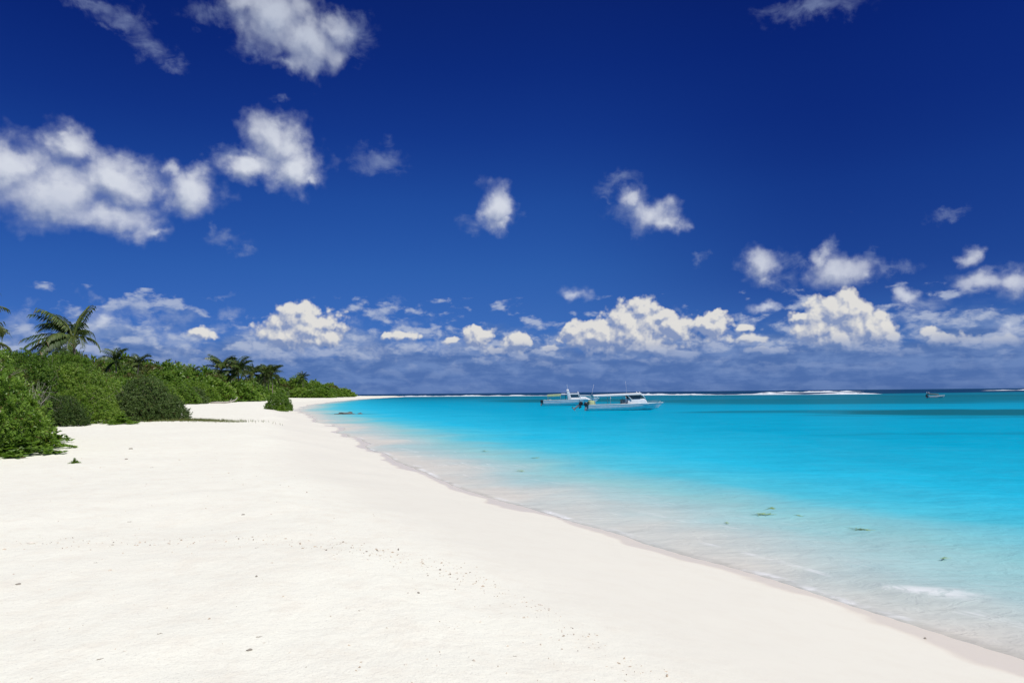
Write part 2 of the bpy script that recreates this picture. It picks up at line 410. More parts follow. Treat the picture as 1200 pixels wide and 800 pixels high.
def terrain(x, y):
    x = np.asarray(x, float); y = np.asarray(y, float)
    r = np.hypot(x, y)
    s = shore_s(x, y)
    # cusps and small irregularities of the waterline
    s = s + (fbm(x / 3.1, y / 3.1, 3, 5) - .5) * 1.1 * np.clip(r / 25, .35, 2.0) + (fbm(x / 14, y / 14, 2, 9) - .5) * np.clip(r / 20, 0, 3.5)
    rs = reef_s(x, y)
    land = np.interp(s, [0, .8, 4.4, 5.6, 9, 30, 120, 400], [0, .10, .74, .86, .95, 1.15, 1.7, 2.2])
    dry = sstep(s, 4.0, 6.5)
    land = land + dry * ((fbm(x / 2.3, y / 2.3, 4, 21) - .5) * .10 + (fbm(x / 9, y / 9, 2, 22) - .5) * .14 + (fbm(x / .55, y / .55, 2, 23) - .5) * .035)
    land = land + sstep(s, .8, 3) * (1 - dry) * (fbm(x / 1.7, y / 1.7, 3, 24) - .5) * .03
    d = -s
    sea = np.interp(d, [0, 1.0, 2.0, 4, 9, 14, 25, 60, 160], [0, -.06, -.14, -.36, -1.05, -1.55, -2.1, -2.5, -2.8])
    sea = sea + sstep(d, .6, 4) * ((fbm(x / 5, y / 5, 3, 31) - .5) * .22)
    sea = sea - 45 * sstep(rs, 6, 120)
    return np.where(s > 0, land, sea), s, rs
def ground_z(x, y):
    z, s, _ = terrain(np.array([x]), np.array([y]))
    return float(z[0])

ang = np.concatenate([np.arange(-180, -60, 2.0), np.arange(-60, -46, .6), np.arange(-46, 46, .17), np.arange(46, 60, .6), np.arange(60, 180, 2.0)])
ang = np.radians(ang)
rad = np.concatenate([[.6], np.geomspace(1.2, 14000, 470)])
na, nr = len(ang), len(rad)
AA, RR = np.meshgrid(ang, rad)
GX, GY = RR * np.sin(AA), RR * np.cos(AA)
TZ, TS, TR = terrain(GX.ravel(), GY.ravel())
ii, jj = np.meshgrid(np.arange(nr - 1), np.arange(na), indexing='ij')
j2 = (jj + 1) % na
quads = np.stack([ii * na + jj, ii * na + j2, (ii + 1) * na + j2, (ii + 1) * na + jj], -1).reshape(-1, 4)[:, ::-1]
tv = np.stack([GX.ravel(), GY.ravel(), TZ], 1)
tv = np.vstack([tv, [(0, 0, ground_z(0, 0))]])
centre = len(tv) - 1
me = np_mesh('beach', tv, quads, {'s': np.append(TS, 7.0)}, True)
capb = bmesh.new(); capb.from_mesh(me); capb.verts.ensure_lookup_table()
for j in range(na):
    f = capb.faces.new((capb.verts[centre], capb.verts[(j + 1) % na], capb.verts[j])); f.smooth = True
capb.to_mesh(me); capb.free()

m, n = new_mat('coral_sand')
pos = n.node('ShaderNodeNewGeometry').outputs['Position']
s_ = n.attr('s')
n1 = n.noise(pos, 0.35, 4, .6); n2 = n.noise(pos, 3.0, 6, .7); n3 = n.noise(pos, 60, 3, .7); n4 = n.noise(pos, 320, 2, .6)
dry = n.mix(n.smooth(n1, .35, .65), (.86, .85, .715), (.84, .825, .695))
dry = n.mix(n.math('MULTIPLY', n.smooth(n2, .42, .72), .55), dry, (.78, .73, .60))
dry = n.mix(n.smooth(n3, .30, .44, .45, 0), dry, (.48, .44, .39))
dry = n.mix(n.smooth(n4, .58, .72, 0, .35), dry, (.88, .87, .84))
sw = n.math('ADD', s_, n.math('MULTIPLY', n.math('SUBTRACT', n.noise(pos, .9, 4, .6), .5), 1.6))
face = n.mix(n.smooth(n2, .4, .7), (.77, .745, .632), (.755, .725, .612))
base = n.mix(n.smooth(sw, 3.3, 5.4), face, dry)
wetn = n.math('ADD', s_, n.math('MULTIPLY', n.math('SUBTRACT', n.noise(pos, .55, 3, .5), .5), 1.4))
wet = n.smooth(wetn, .30, .48, 1, 0)
base = n.mix(wet, base, (.755, .685, .565))
sub = n.smooth(s_, -.9, .05, 1, 0)
base = n.mix(sub, base, n.mix(n.smooth(n2, .35, .7), (.76, .71, .59), (.70, .645, .53)))
rough = n.fmix(n.math('MULTIPLY', wet, n.smooth(s_, -.5, 0.0)), .95, .34)
hgt = n.math('ADD', n.math('MULTIPLY', n.noise(pos, 7, 5, .65), .5), n.math('MULTIPLY', n3, .12))
bst = n.node('ShaderNodeBump'); n._in(bst.inputs['Height'], hgt); bst.inputs['Distance'].default_value = .05
n._in(bst.inputs['Strength'], n.smooth(s_, 2.5, 5.5, .08, .75))
finish(m, n, principled(n, base, rough, bst.outputs[0], .3))
SAND = m
beach = tag(link('beach', me, None, SAND), 'wide white coral sand beach sloping down to the lagoon', 'beach', kind='structure')

# water sheet: flat at z = 0, cut where the sand rises out of it
wz = np.zeros(len(TZ))
faces_low = TZ[quads].min(1) < .04
wq = quads[faces_low]
used, inv = np.unique(wq, return_inverse=True)
wx, wy = GX.ravel()[used], GY.ravel()[used]
wd = np.maximum(-TZ[used], 0); wsd = -TS[used]; wr = TR[used]
rr_ = np.hypot(wx, wy)
# small swells running in near the beach
ph = wsd * 1.15 + (fbm(wx / 4, wy / 4, 2, 41) - .5) * 7
swell = .028 * np.sin(ph) * sstep(wsd, .4, 2.5) * (1 - sstep(rr_, 40, 90)) + .03 * (fbm(wx / .9, wy / .9, 3, 42) - .5) * sstep(wsd, 0.2, 2) * (1 - sstep(rr_, 25, 60))
# a little spilling wavelet off the near shore
wl = wsd - (1.35 + (fbm(wx / 2.2, wy / 2.2, 2, 43) - .5) * .9)
along = np.exp(-((wy - 8.8) / .62) ** 2) * (wx > 0)
wave = np.where(wl > 0, np.exp(-(wl / .55) ** 2), np.exp(-(wl / .13) ** 2)) * along * .07
wv = np.stack([wx, wy, swell + wave + .004], 1)
me = np_mesh('sea', wv, inv.reshape(-1, 4), {'depth': wd, 'off': wsd, 'reef': wr, 'crest': wave * 10}, True)

m, n = new_mat('lagoon_water')
pos = n.node('ShaderNodeNewGeometry').outputs['Position']
px_, py_, pz_ = n.sep(pos)
D = n.attr('depth'); OFF = n.attr('off'); REEFS = n.attr('reef'); CREST = n.attr('crest')
rip = n.node('ShaderNodeBump'); rip.inputs['Distance'].default_value = .06
wp = n.vmath('MULTIPLY', pos, (.8, 1.5, 1))
ripn = n.noise(wp, 3.2, 5, .6, .6)
n._in(rip.inputs['Height'], n.math('ADD', n.math('ADD', ripn, n.math('MULTIPLY', n.noise(wp, .9, 3, .5, .4), 1.6)), n.math('MULTIPLY', n.noise(wp, .25, 3, .5), 2.0)))
rip.inputs['Strength'].default_value = .8
nor = rip.outputs[0]
# what the water itself sends back, by depth and by what lies on its bed
dn = n.math('ADD', D, n.math('MULTIPLY', n.math('SUBTRACT', n.noise(pos, .12, 4, .55), .5), .55))
body = n.ramp(n.smooth(dn, 0, 3.0, kind='LINEAR'), [(0, (.72, .69, .595)), (.02, (.63, .665, .60)), (.055, (.45, .62, .60)), (.12, (.29, .61, .61)), (.24, (.09, .575, .69)), (.42, (.022, .525, .73)), (.72, (.0, .375, .565)), (1, (.0, .285, .46))])
far = n.math('MULTIPLY', py_, 1.0)
body = n.mix(n.smooth(REEFS, -360, -150), body, (.002, .155, .235))
pn = n.noise(n.vmath('MULTIPLY', pos, (.030, .075, 1)), 1.0, 5, .6, .6)
def patch(cx, cy, rx, ry, amp, k=1.0):
    d = n.vmath('LENGTH', n.vmath('MULTIPLY', n.vmath('SUBTRACT', pos, (cx, cy, 0)), (1 / rx, 1 / ry, 0)), out=1)
    return n.math('MULTIPLY', n.smooth(n.math('ADD', d, n.math('MULTIPLY', n.math('SUBTRACT', pn, .5), amp)), .55, 1.0, 1, 0), k)
pt = None
for a in [(20, 225, 34, 60, 1.0, .9), (70, 170, 55, 62, 1.0, .72), (52, 75, 24, 12, 1.7, .95), (34, 84, 18, 8, 1.7, .6), (28, 40, 13, 1.2, .9, .22), (42, 62, 8, 2.2, .9, .35), (120, 170, 70, 45, 1.2, .6), (170, 240, 90, 60, 1.2, .6), (-21, 91, 5, 2.6, .8, .4)]:
    x = patch(*a)
    pt = x if pt is None else n.math('MAXIMUM', pt, x)
body = n.mix(pt, body, (.003, .11, .135))
deep = n.smooth(n.math('ADD', REEFS, n.math('MULTIPLY', n.math('SUBTRACT', pn, .5), 40)), 0, 45)
body = n.mix(deep, body, (.001, .014, .07))
streak = n.noise(n.vmath('MULTIPLY', pos, (.10, .55, 1)), 1.0, 5, .65)
body = n.mix(n.smooth(streak, .3, .7, .22, 0), body, n.mix(.5, body, (.0, .04, .10)))
shal = n.smooth(D, .02, 1.6, .36, .40)                       # light focused and spread by the ripples, painted into the water colour
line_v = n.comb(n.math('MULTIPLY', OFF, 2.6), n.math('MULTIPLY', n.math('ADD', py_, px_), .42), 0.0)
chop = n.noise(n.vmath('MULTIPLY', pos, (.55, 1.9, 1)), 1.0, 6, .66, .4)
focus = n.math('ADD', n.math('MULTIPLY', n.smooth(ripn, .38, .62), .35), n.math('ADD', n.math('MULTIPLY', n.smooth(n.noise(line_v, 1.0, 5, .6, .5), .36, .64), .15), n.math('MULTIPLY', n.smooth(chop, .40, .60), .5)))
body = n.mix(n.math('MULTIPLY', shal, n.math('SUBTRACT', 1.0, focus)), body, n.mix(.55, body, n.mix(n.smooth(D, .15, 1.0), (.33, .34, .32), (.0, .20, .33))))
tint = n.comb(n.math('POWER', .30, D), n.math('POWER', .80, D), n.math('POWER', .90, D))
tr = n.node('ShaderNodeBsdfTransparent'); n._in(tr.inputs['Color'], tint)
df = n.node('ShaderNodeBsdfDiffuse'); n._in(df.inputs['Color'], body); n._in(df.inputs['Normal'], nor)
opq = n.smooth(D, 0.0, .012, 0.75, 1.0, kind='LINEAR')
mx = n.node('ShaderNodeMixShader'); n._in(mx.inputs[0], opq)
m.node_tree.links.new(tr.outputs[0], mx.inputs[1]); m.node_tree.links.new(df.outputs[0], mx.inputs[2])
gl = n.node('ShaderNodeBsdfGlossy'); gl.inputs['Roughness'].default_value = .08; n._in(gl.inputs['Normal'], nor)
fr = n.node('ShaderNodeFresnel'); fr.inputs['IOR'].default_value = 1.33; n._in(fr.inputs['Normal'], nor)
mg = n.node('ShaderNodeMixShader'); n._in(mg.inputs[0], n.math('MINIMUM', n.math('MULTIPLY', fr.outputs[0], .6), .10))
m.node_tree.links.new(mx.outputs[0], mg.inputs[1]); m.node_tree.links.new(gl.outputs[0], mg.inputs[2])
# foam: lace at the swash edge, the spilling wavelet, a few whitecaps
fn = n.noise(n.vmath('MULTIPLY', pos, (1, 1, 0)), 3.2, 6, .7, .8)
edge = n.math('MULTIPLY', n.math('MULTIPLY', n.smooth(D, .0, .005), n.smooth(D, .007, .016, 1, 0)), n.smooth(n.noise(pos, .55, 4, .6), .46, .62))
fo = n.math('MULTIPLY', edge, n.smooth(fn, .36, .6, .1, .85))
sw2 = n.noise(line_v, 1.3, 6, .62, .7)
lace = n.math('MULTIPLY', n.math('MULTIPLY', n.smooth(sw2, .56, .68), n.smooth(D, .04, .42, 1, 0)), n.smooth(n.noise(pos, 1.7, 4, .6), .42, .66, 0, .55))
wave_f = n.math('MULTIPLY', n.smooth(CREST, .35, .85), n.smooth(fn, .36, .58))
cap = n.math('MULTIPLY', n.smooth(n.noise(n.vmath('MULTIPLY', pos, (.11, .35, 0)), 1.0, 3, .6, .3), .80, .83), n.smooth(REEFS, -200, -60))
fo = n.math('MAXIMUM', n.math('MAXIMUM', fo, lace), n.math('MAXIMUM', wave_f, cap))
fd = n.node('ShaderNodeBsdfDiffuse'); fd.inputs['Color'].default_value = (.80, .81, .80, 1)
mf = n.node('ShaderNodeMixShader'); n._in(mf.inputs[0], fo)
m.node_tree.links.new(mg.outputs[0], mf.inputs[1]); m.node_tree.links.new(fd.outputs[0], mf.inputs[2])
finish(m, n, mf.outputs[0])
sea = tag(link('sea', me, None, m), 'clear turquoise lagoon turning navy beyond the reef', 'sea', kind='structure')

# surf breaking on the reef: lumpy ridges of foam
m, n = new_mat('white_foam')
pos = n.node('ShaderNodeNewGeometry').outputs['Position']
finish(m, n, principled(n, n.mix(n.smooth(n.noise(pos, .8, 4, .6), .35, .65), (.62, .70, .74), (.84, .85, .86)), .9, bump(n, n.noise(pos, 1.5, 5, .7), .6, .4), .2))
FOAM = m
def surf(poly, h, width, seed, gap=.0, dens=2.0):
    pts = spline(poly, 8); L = np.concatenate([[0], np.cumsum(np.linalg.norm(np.diff(pts, axis=0), axis=1))])
    k = max(int(L[-1] / dens), 8); t = np.linspace(0, L[-1], k)
    cx = np.interp(t, L, pts[:, 0]); cy = np.interp(t, L, pts[:, 1])
    tx = np.gradient(cx); ty = np.gradient(cy); ll = np.hypot(tx, ty); nx, ny = -ty / ll, tx / ll
    env = np.clip(np.minimum(t, L[-1] - t) / (L[-1] * .12), 0, 1) ** .5
    amp = env * h * np.clip(fbm(t / 17, t * 0, 3, seed) * 1.7 - .25 - gap, 0, None)
    cr = np.linspace(-1, 1, 9)
    V = []
    for q in cr:
        jit = (fbm(t / 6, t * 0 + q * 3, 2, seed + 3) - .5) * 2.5
        z = amp * (1 - abs(q) ** 1.5) * (.55 + .9 * vnoise(t / 2.5, t * 0 + q * 2.2, seed + 7)) - .25 * (abs(q) > .99) - .06
        V.append(np.stack([cx + nx * (q * width + jit), cy + ny * (q * width + jit), z], 1))
    V = np.array(V)
    a, b = np.meshgrid(np.arange(len(cr) - 1), np.arange(k - 1), indexing='ij')
    Q = np.stack([a * k + b, (a + 1) * k + b, (a + 1) * k + b + 1, a * k + b + 1], -1).reshape(-1, 4)
    o = link('surf', np_mesh('surf', V.reshape(-1, 3), Q, None, True), None, FOAM)
    return o
for poly, h, wd_, sd, gp, lab in [
    ([(-175, 672), (-110, 640), (-60, 618), (0, 575), (34, 552)], .75, 5, 3, -.35, 'long thin line of surf on the reef behind the boats'),
    ([(45, 543), (75, 520), (110, 488), (135, 462)], .7, 4, 17, -.1, 'low broken surf on the reef just behind the white boats'),
    ([(112, 470), (140, 445), (168, 418), (196, 395), (214, 397)], 0.75, 4, 29, -.04, 'tallest white surf breaking on the reef at centre right'),
    ([(250, 690), (330, 760), (420, 830)], 1.0, 9, 41, -.05, 'distant breakers on the dark ocean beyond the reef'),
    ([(560, 820), (700, 850), (860, 950)], 1.0, 9, 47, -.05, 'farthest breakers near the horizon at the right edge')]:
    tag(surf(poly, h, wd_, sd, gp), lab, 'surf', 'lines of surf on the reef', 'stuff')

# ------------------------------------------------------------------ vegetation
class Geo:
    """collects quads (triangles repeat a corner) into one mesh"""
    def __init__(self): self.v = []; self.f = []; self.n = 0; self.t = []
    def add(self, v, f, tone=.5):
        v = np.asarray(v, float)
        self.v.append(v); self.f.append(np.asarray(f, int) + self.n); self.n += len(v)
        self.t.append(np.full(len(v), tone) if np.isscalar(tone) else np.asarray(tone))
    def tube(self, pts, rad, sides=6, tone=.5):
        pts = np.asarray(pts, float); k = len(pts)
        rad = np.broadcast_to(np.asarray(rad, float), (k,))
        tg = np.gradient(pts, axis=0); tg /= np.linalg.norm(tg, axis=1)[:, None] + 1e-9
        up = np.where(np.abs(tg[:, 2:3]) > .9, [[1., 0, 0]], [[0, 0, 1.]])
        a = np.cross(tg, up); a /= np.linalg.norm(a, axis=1)[:, None] + 1e-9
        b = np.cross(tg, a)
        th = np.linspace(0, 2 * np.pi, sides, endpoint=False)
        v = pts[:, None] + rad[:, None, None] * (np.cos(th)[None, :, None] * a[:, None] + np.sin(th)[None, :, None] * b[:, None])
        v = np.vstack([v.reshape(-1, 3), pts[:1], pts[-1:]])
        i, j = np.meshgrid(np.arange(k - 1), np.arange(sides), indexing='ij'); j2 = (j + 1) % sides
        f = np.stack([i * sides + j, i * sides + j2, (i + 1) * sides + j2, (i + 1) * sides + j], -1).reshape(-1, 4)
        self.add(v, f, tone)
        base = self.n - len(v); c0, c1 = base + k * sides, base + k * sides + 1
        self.caps = getattr(self, 'caps', [])
        for q in range(sides):
            q2 = (q + 1) % sides
            self.caps += [(c0, base + q2, base + q), (c1, base + (k - 1) * sides + q, base + (k - 1) * sides + q2)]
    def mesh(self, name, smooth=False):
        F = np.vstack(self.f)
        V = np.vstack(self.v)
        caps = getattr(self, 'caps', [])
        me = bpy.data.meshes.new(name)
        m4, m3 = len(F), len(caps)
        me.vertices.add(len(V)); me.vertices.foreach_set('co', V.astype(np.float32).ravel())
        idx = F.ravel()
        if m3: idx = np.concatenate([idx, np.array(caps).ravel()])
        me.loops.add(len(idx)); me.loops.foreach_set('vertex_index', idx.astype(np.int32))
        tot = np.concatenate([np.full(m4, 4), np.full(m3, 3)]).astype(np.int32)
        me.polygons.add(m4 + m3)
        me.polygons.foreach_set('loop_start', np.concatenate([[0], np.cumsum(tot)[:-1]]).astype(np.int32))
        me.polygons.foreach_set('loop_total', tot)
        me.polygons.foreach_set('use_smooth', np.full(m4 + m3, smooth, bool))
        at = me.attributes.new('tone', 'FLOAT', 'POINT'); at.data.foreach_set('value', np.concatenate(self.t).astype(np.float32))
        me.update(calc_edges=True); me.validate()
        return me

def leaf_material(name, dark, mid, light, dead=(.16, .11, .045), dead_amt=.03, trans=.38, gloss=.35):
    m, n = new_mat(name)
    t = n.attr('tone')
    rnd = n.node('ShaderNodeObjectInfo').outputs['Random']
    pos = n.node('ShaderNodeNewGeometry').outputs['Position']
    big = n.noise(pos, .55, 3, .5)
    tt = n.math('ADD', n.math('ADD', n.math('MULTIPLY', t, .55), n.math('MULTIPLY', big, .5)), n.math('MULTIPLY', n.math('SUBTRACT', rnd, .5), .38))
    col = n.ramp(tt, [(.15, dark), (.5, mid), (.85, light)])
    col = n.mix(n.math('GREATER_THAN', n.math('FRACT', n.math('MULTIPLY', t, 37.13)), 1 - dead_amt), col, dead)
    d = principled(n, col, .42, None, gloss)
    tr = n.node('ShaderNodeBsdfTranslucent'); n._in(tr.inputs['Color'], n.mix(1.0, col, (1.25, 1.35, .75), 'MULTIPLY'))
    mx = n.node('ShaderNodeMixShader'); mx.inputs[0].default_value = trans
    m.node_tree.links.new(d, mx.inputs[1]); m.node_tree.links.new(tr.outputs[0], mx.inputs[2])
    finish(m, n, mx.outputs[0])
    return m
M_BRIGHT = leaf_material('bright_green_leaves', (.085, .165, .024), (.16, .275, .038), (.28, .39, .07))
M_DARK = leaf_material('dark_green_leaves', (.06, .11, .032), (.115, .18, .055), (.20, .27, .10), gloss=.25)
M_OLIVE = leaf_material('olive_leaves', (.07, .10, .02), (.125, .155, .035), (.20, .215, .065), (.17, .10, .05), .10)
M_PALM = leaf_material('palm_leaflets', (.035, .07, .015), (.07, .115, .024), (.16, .19, .045), (.17, .13, .05), .05, .22)
m, n = new_mat('grey_brown_bark')
pos = n.node('ShaderNodeTexCoord').outputs['Object']
nz = n.noise(n.vmath('MULTIPLY', pos, (1, 1, 4)), 5, 5, .65)
finish(m, n, principled(n, n.mix(n.smooth(nz, .3, .7), (.13, .10, .075), (.30, .26, .21)), .9, bump(n, nz, .6, .03), .2))
BARK = m
m, n = new_mat('bleached_wood')
pos = n.node('ShaderNodeTexCoord').outputs['Object']
nz = n.noise(n.vmath('MULTIPLY', pos, (1, 6, 6)), 4, 5, .65)
finish(m, n, principled(n, n.mix(n.smooth(nz, .3, .7), (.30, .27, .23), (.52, .49, .44)), .9, bump(n, nz, .6, .02), .2))
DRIFT = m

def leaves_at(geo, tips, axes, per, L, W, rng, spread=(.35, 1.25)):
    """a rosette of folded leaves at the end of each twig"""
    k = len(tips)
    ax = axes + rng.normal(0, .35, (k, 3)); ax[:, 2] += .35
    ax /= np.linalg.norm(ax, axis=1)[:, None]
    u = np.cross(ax, rng.normal(0, 1, (k, 3))); u /= np.linalg.norm(u, axis=1)[:, None]
    v = np.cross(ax, u)
    th = (np.arange(per)[None] * 2.39996 + rng.uniform(0, 6.28, (k, 1)) + rng.normal(0, .3, (k, per)))
    el = rng.uniform(*spread, (k, per))
    d = np.sin(el)[..., None] * (np.cos(th)[..., None] * u[:, None] + np.sin(th)[..., None] * v[:, None]) + np.cos(el)[..., None] * ax[:, None]
    side = np.cross(d, ax[:, None]); side /= np.linalg.norm(side, axis=2)[..., None] + 1e-9
    nrm = np.cross(side, d)
    ln = (L * rng.uniform(.65, 1.25, (k, per)))[..., None]; wd = (W * rng.uniform(.75, 1.2, (k, per)))[..., None]
    base = tips[:, None] + d * ln * .12 + rng.normal(0, L * .12, (k, per, 3))
    p0 = base; p1 = base + d * ln * .62 + side * wd * .5 + nrm * wd * .22; p2 = base + d * ln - nrm * ln * .10; p3 = base + d * ln * .62 - side * wd * .5 + nrm * wd * .22
    V = np.stack([p0, p1, p2, p3], 2).reshape(-1, 3)
    F = np.arange(len(V)).reshape(-1, 4)
    tone = np.clip(rng.normal(.5, .16, (k, 1)) + rng.normal(0, .14, (k, per)), .02, .98)
    geo.add(V, F, np.repeat(tone.ravel(), 4))

def lobes_of(w, h, k, rng):
    c = []; r = []
    for i in range(k):
        a = i * 2.39996 + rng.uniform(-.4, .4); q = math.sqrt((i + .5) / k)
        rl = rng.uniform(.16, .32) * min(w, 1.5 * h) * (1.12 - .3 * q)
        x = math.cos(a) * q * (w / 2 - rl * .8); y = math.sin(a) * q * (w / 2 - rl * .8)
        top = h * (1 - .55 * q ** 2.4) * rng.uniform(.82, 1.06)
        z = max(top - rl, rl * .55)
        c.append((x, y, z)); r.append(rl)
        zz = z
        while zz > rl * 1.3:                       # fill below, down to the ground
            zz -= rl * 1.15
            c.append((x * 1.04 + rng.uniform(-.1, .1) * w, y * 1.04 + rng.uniform(-.1, .1) * w, max(zz, rl * .4))); r.append(rl * rng.uniform(.8, 1.05))
    for i in range(k):                                 # skirt that closes the shrub down to the ground
        a = i / k * 6.28 + rng.uniform(-.2, .2); rl = rng.uniform(.13, .2) * min(w, 1.5 * h)
        c.append((math.cos(a) * (w / 2 - rl), math.sin(a) * (w / 2 - rl), rl * rng.uniform(.5, .85))); r.append(rl)
    return np.array(c), np.array(r)

def foliage_mesh(name, w, h, nl, tips_n, per, L, W, seed, inner=.22):
    rng = np.random.default_rng(seed)
    C_, R_ = lobes_of(w, h, nl, rng)
    wt_ = R_ ** 2; wt_ /= wt_.sum()
    T = []; A = []
    need = tips_n; tries = 0
    while need > 0 and tries < 40:
        tries += 1
        k = tips_n * 2
        li = rng.choice(len(R_), k, p=wt_)
        d = rng.normal(0, 1, (k, 3)); d /= np.linalg.norm(d, axis=1)[:, None]
        bumpy = 1 + .16 * np.sin(d[:, 0] * 5 + li) * np.sin(d[:, 1] * 6 + 2 * li) + rng.normal(0, .05, k)
        bumpy = np.where(rng.random(k) < .11, bumpy + rng.uniform(.05, .42, k) * rng.random(k) ** .5, bumpy)      # shoots that stick out
        p = C_[li] + d * (R_[li] * bumpy)[:, None]
        dist = np.linalg.norm(p[:, None] - C_[None], axis=2) / R_[None]
        dist[np.arange(k), li] = 9
        ins = dist.min(1) < .86
        ok = (p[:, 2] > .06) & (~ins | (rng.random(k) < inner * .5))
        T.append(p[ok][:need]); A.append(d[ok][:need]); need -= len(T[-1])
    g = Geo()
    leaves_at(g, np.vstack(T), np.vstack(A), per, L, W, rng)
    return g.mesh(name)
def stems_mesh(name, w, h, seed, k=9, r=.045):
    rng = np.random.default_rng(seed); g = Geo()
    for i in range(k):
        a = rng.uniform(0, 6.28); q = rng.uniform(.25, .8) * w / 2
        p = [(rng.uniform(-.2, .2) * w * .5, rng.uniform(-.2, .2) * w * .5, -.15)]
        e = np.array([math.cos(a) * q, math.sin(a) * q, h * rng.uniform(.45, .8)])
        for t in (.3, .6, 1.0):
            p.append(tuple(np.array(p[0]) * (1 - t) + e * t + rng.normal(0, .08, 3) + np.array([0, 0, .25 * h * t * (1 - t)])))
        g.tube(p, np.linspace(r * rng.uniform(.7, 1.2), r * .3, 4), 5)
        for j in range(2):
            b = np.array(p[2]); g.tube([b, b + rng.normal(0, .2, 3) + (e - np.array(p[0])) * .25, b + rng.normal(0, .35, 3) + (e - np.array(p[0])) * .45], [r * .4, r * .25, r * .1], 4)
    return g.mesh(name, True)

def runner_mesh(name, w, h, seed):
    """a plant that creeps out over the sand on leafy runners"""
    rng = np.random.default_rng(seed); T = []; A = []
    for i in range(11):
        a = rng.uniform(0, 6.28); L = w / 2 * rng.uniform(.35, 1.0); n_ = int(10 + 16 * L / w)
        for j in range(n_):
            u = j / n_; a += rng.normal(0, .09)
            T.append((math.cos(a) * L * u + rng.normal(0, .1), math.sin(a) * L * u + rng.normal(0, .1), h * (1 - u) ** 1.5 * rng.uniform(.1, 1.0) + .12))
            A.append((math.cos(a) * .3, math.sin(a) * .3, 1.0))
    g = Geo(); leaves_at(g, np.array(T), np.array(A), 6, .5, .27, rng)
    return g.mesh(name)
NW, NH = 5.0, 3.4            # nominal size of every shrub mesh
PROTO = {
    'near': [(foliage_mesh('foliage', NW, NH, 17, 4300, 8, .125, .062, 100 + i), stems_mesh('stem', NW, NH, 140 + i)) for i in range(4)],
    'mid': [(foliage_mesh('foliage', NW, NH, 16, 1700, 7, .23, .125, 200 + i), None) for i in range(4)],
    'far': [(foliage_mesh('foliage', NW, NH, 15, 620, 6, .42, .26, 300 + i), None) for i in range(4)],
    'dark': [(foliage_mesh('foliage', NW, NH, 11 + 3 * i, 4600, 7, .16, .068, 400 + i), stems_mesh('stem', NW, NH, 440 + i, 14, .05)) for i in range(2)],
    'small': [(foliage_mesh('foliage', NW, NH, 9, 330, 7, .62, .34, 500 + i), stems_mesh('stem', NW, NH, 540 + i, 6)) for i in range(2)],
    'runner': [(runner_mesh('foliage', NW, NH, 600 + i), stems_mesh('stem', NW * .6, NH * .6, 640 + i, 5)) for i in range(4)],
}
mat_copy = {}
def with_mat(me, mat):
    key = (me.name, mat.name)
    if key not in mat_copy:
        c = me.copy(); c.materials.clear(); c.materials.append(mat); mat_copy[key] = c
    return mat_copy[key]
def shrub(kind, x, y, width, height, mat, label, group=None, rz=0., cat='shrub', var=0, sink=.05, name='shrub', depth=None):
    fol, st = PROTO[kind][var % len(PROTO[kind])]
    z = ground_z(x, y) - sink
    sc = (width / NW, (depth or width) / NW, height / NH)
    if st is None:
        o = link(name, with_mat(fol, mat)); o.location = (x, y, z); o.rotation_euler = (0, 0, rz); o.scale = sc
    else:
        o = empty(name, (x, y, z), rz); o.scale = sc
        link('foliage', with_mat(fol, mat), o); link('stem', with_mat(st, BARK), o)
    tag(o, label, cat, group)
    return o

FRONT = spline([(-9.0, 5), (-13.4, 12), (-15.9, 17.2), (-19.4, 23), (-22.8, 29), (-25.6, 36), (-26.2, 42), (-27, 47), (-31, 54), (-41, 72), (-53, 100), (-58, 118), (-64, 152), (-66, 175), (-78, 225), (-104, 310), (-110, 338),
                (-108, 337), (-92, 322), (-91, 346), (-99, 430), (-102, 580)], 4)
VEGPOLY = np.vstack([FRONT, [(-900, 580), (-900, -200), (-8, -200)]])
F_PX = 24 / 36 * 1024
rng = np.random.default_rng(77)
cand = []
def dart(d0, d1, tmax, wid, spacing, tries, hfun):
    pts = []
    for _ in range(tries):
        a = rng.uniform(-43, -12); d = math.sqrt(rng.uniform(d0 ** 2, d1 ** 2))
        x, y = d * math.tan(math.radians(a)), d
        pts.append((x, y))
    P_ = np.array(pts)
    ok = inside(P_[:, 0], P_[:, 1], VEGPOLY)
    t = seg_dist(P_[:, 0], P_[:, 1], FRONT)
    # the front row first, so that the edge of the thicket closes
    order = np.argsort(np.where(t < wid * .38, 99, np.abs(t - wid * .42) * .6 + rng.uniform(0, 8, len(t))))
    for i in order:
        if not ok[i] or t[i] > tmax or t[i] < wid * .36: continue
        x, y = P_[i]
        if any((x - c[0]) ** 2 + (y - c[1]) ** 2 < (spacing * .5 + c[5] * .5) ** 2 for c in cand): continue
        h = hfun(t[i], d0) * rng.uniform(.86, 1.14)
        cand.append((x, y, wid * rng.uniform(.95, 1.3), h, t[i], spacing))
dart(9, 62, 17, 4.4, 2.9, 2500, lambda t, d: 2.8 + .205 * min(t, 14))
dart(62, 135, 34, 6.2, 4.4, 2500, lambda t, d: 3.0 + .22 * min(t, 22))
dart(135, 262, 46, 9.0, 6.6, 2500, lambda t, d: 3.8 + .2 * min(t, 30))
dart(262, 430, 60, 11.0, 8.0, 2500, lambda t, d: 3.6 + .24 * min(t, 24))
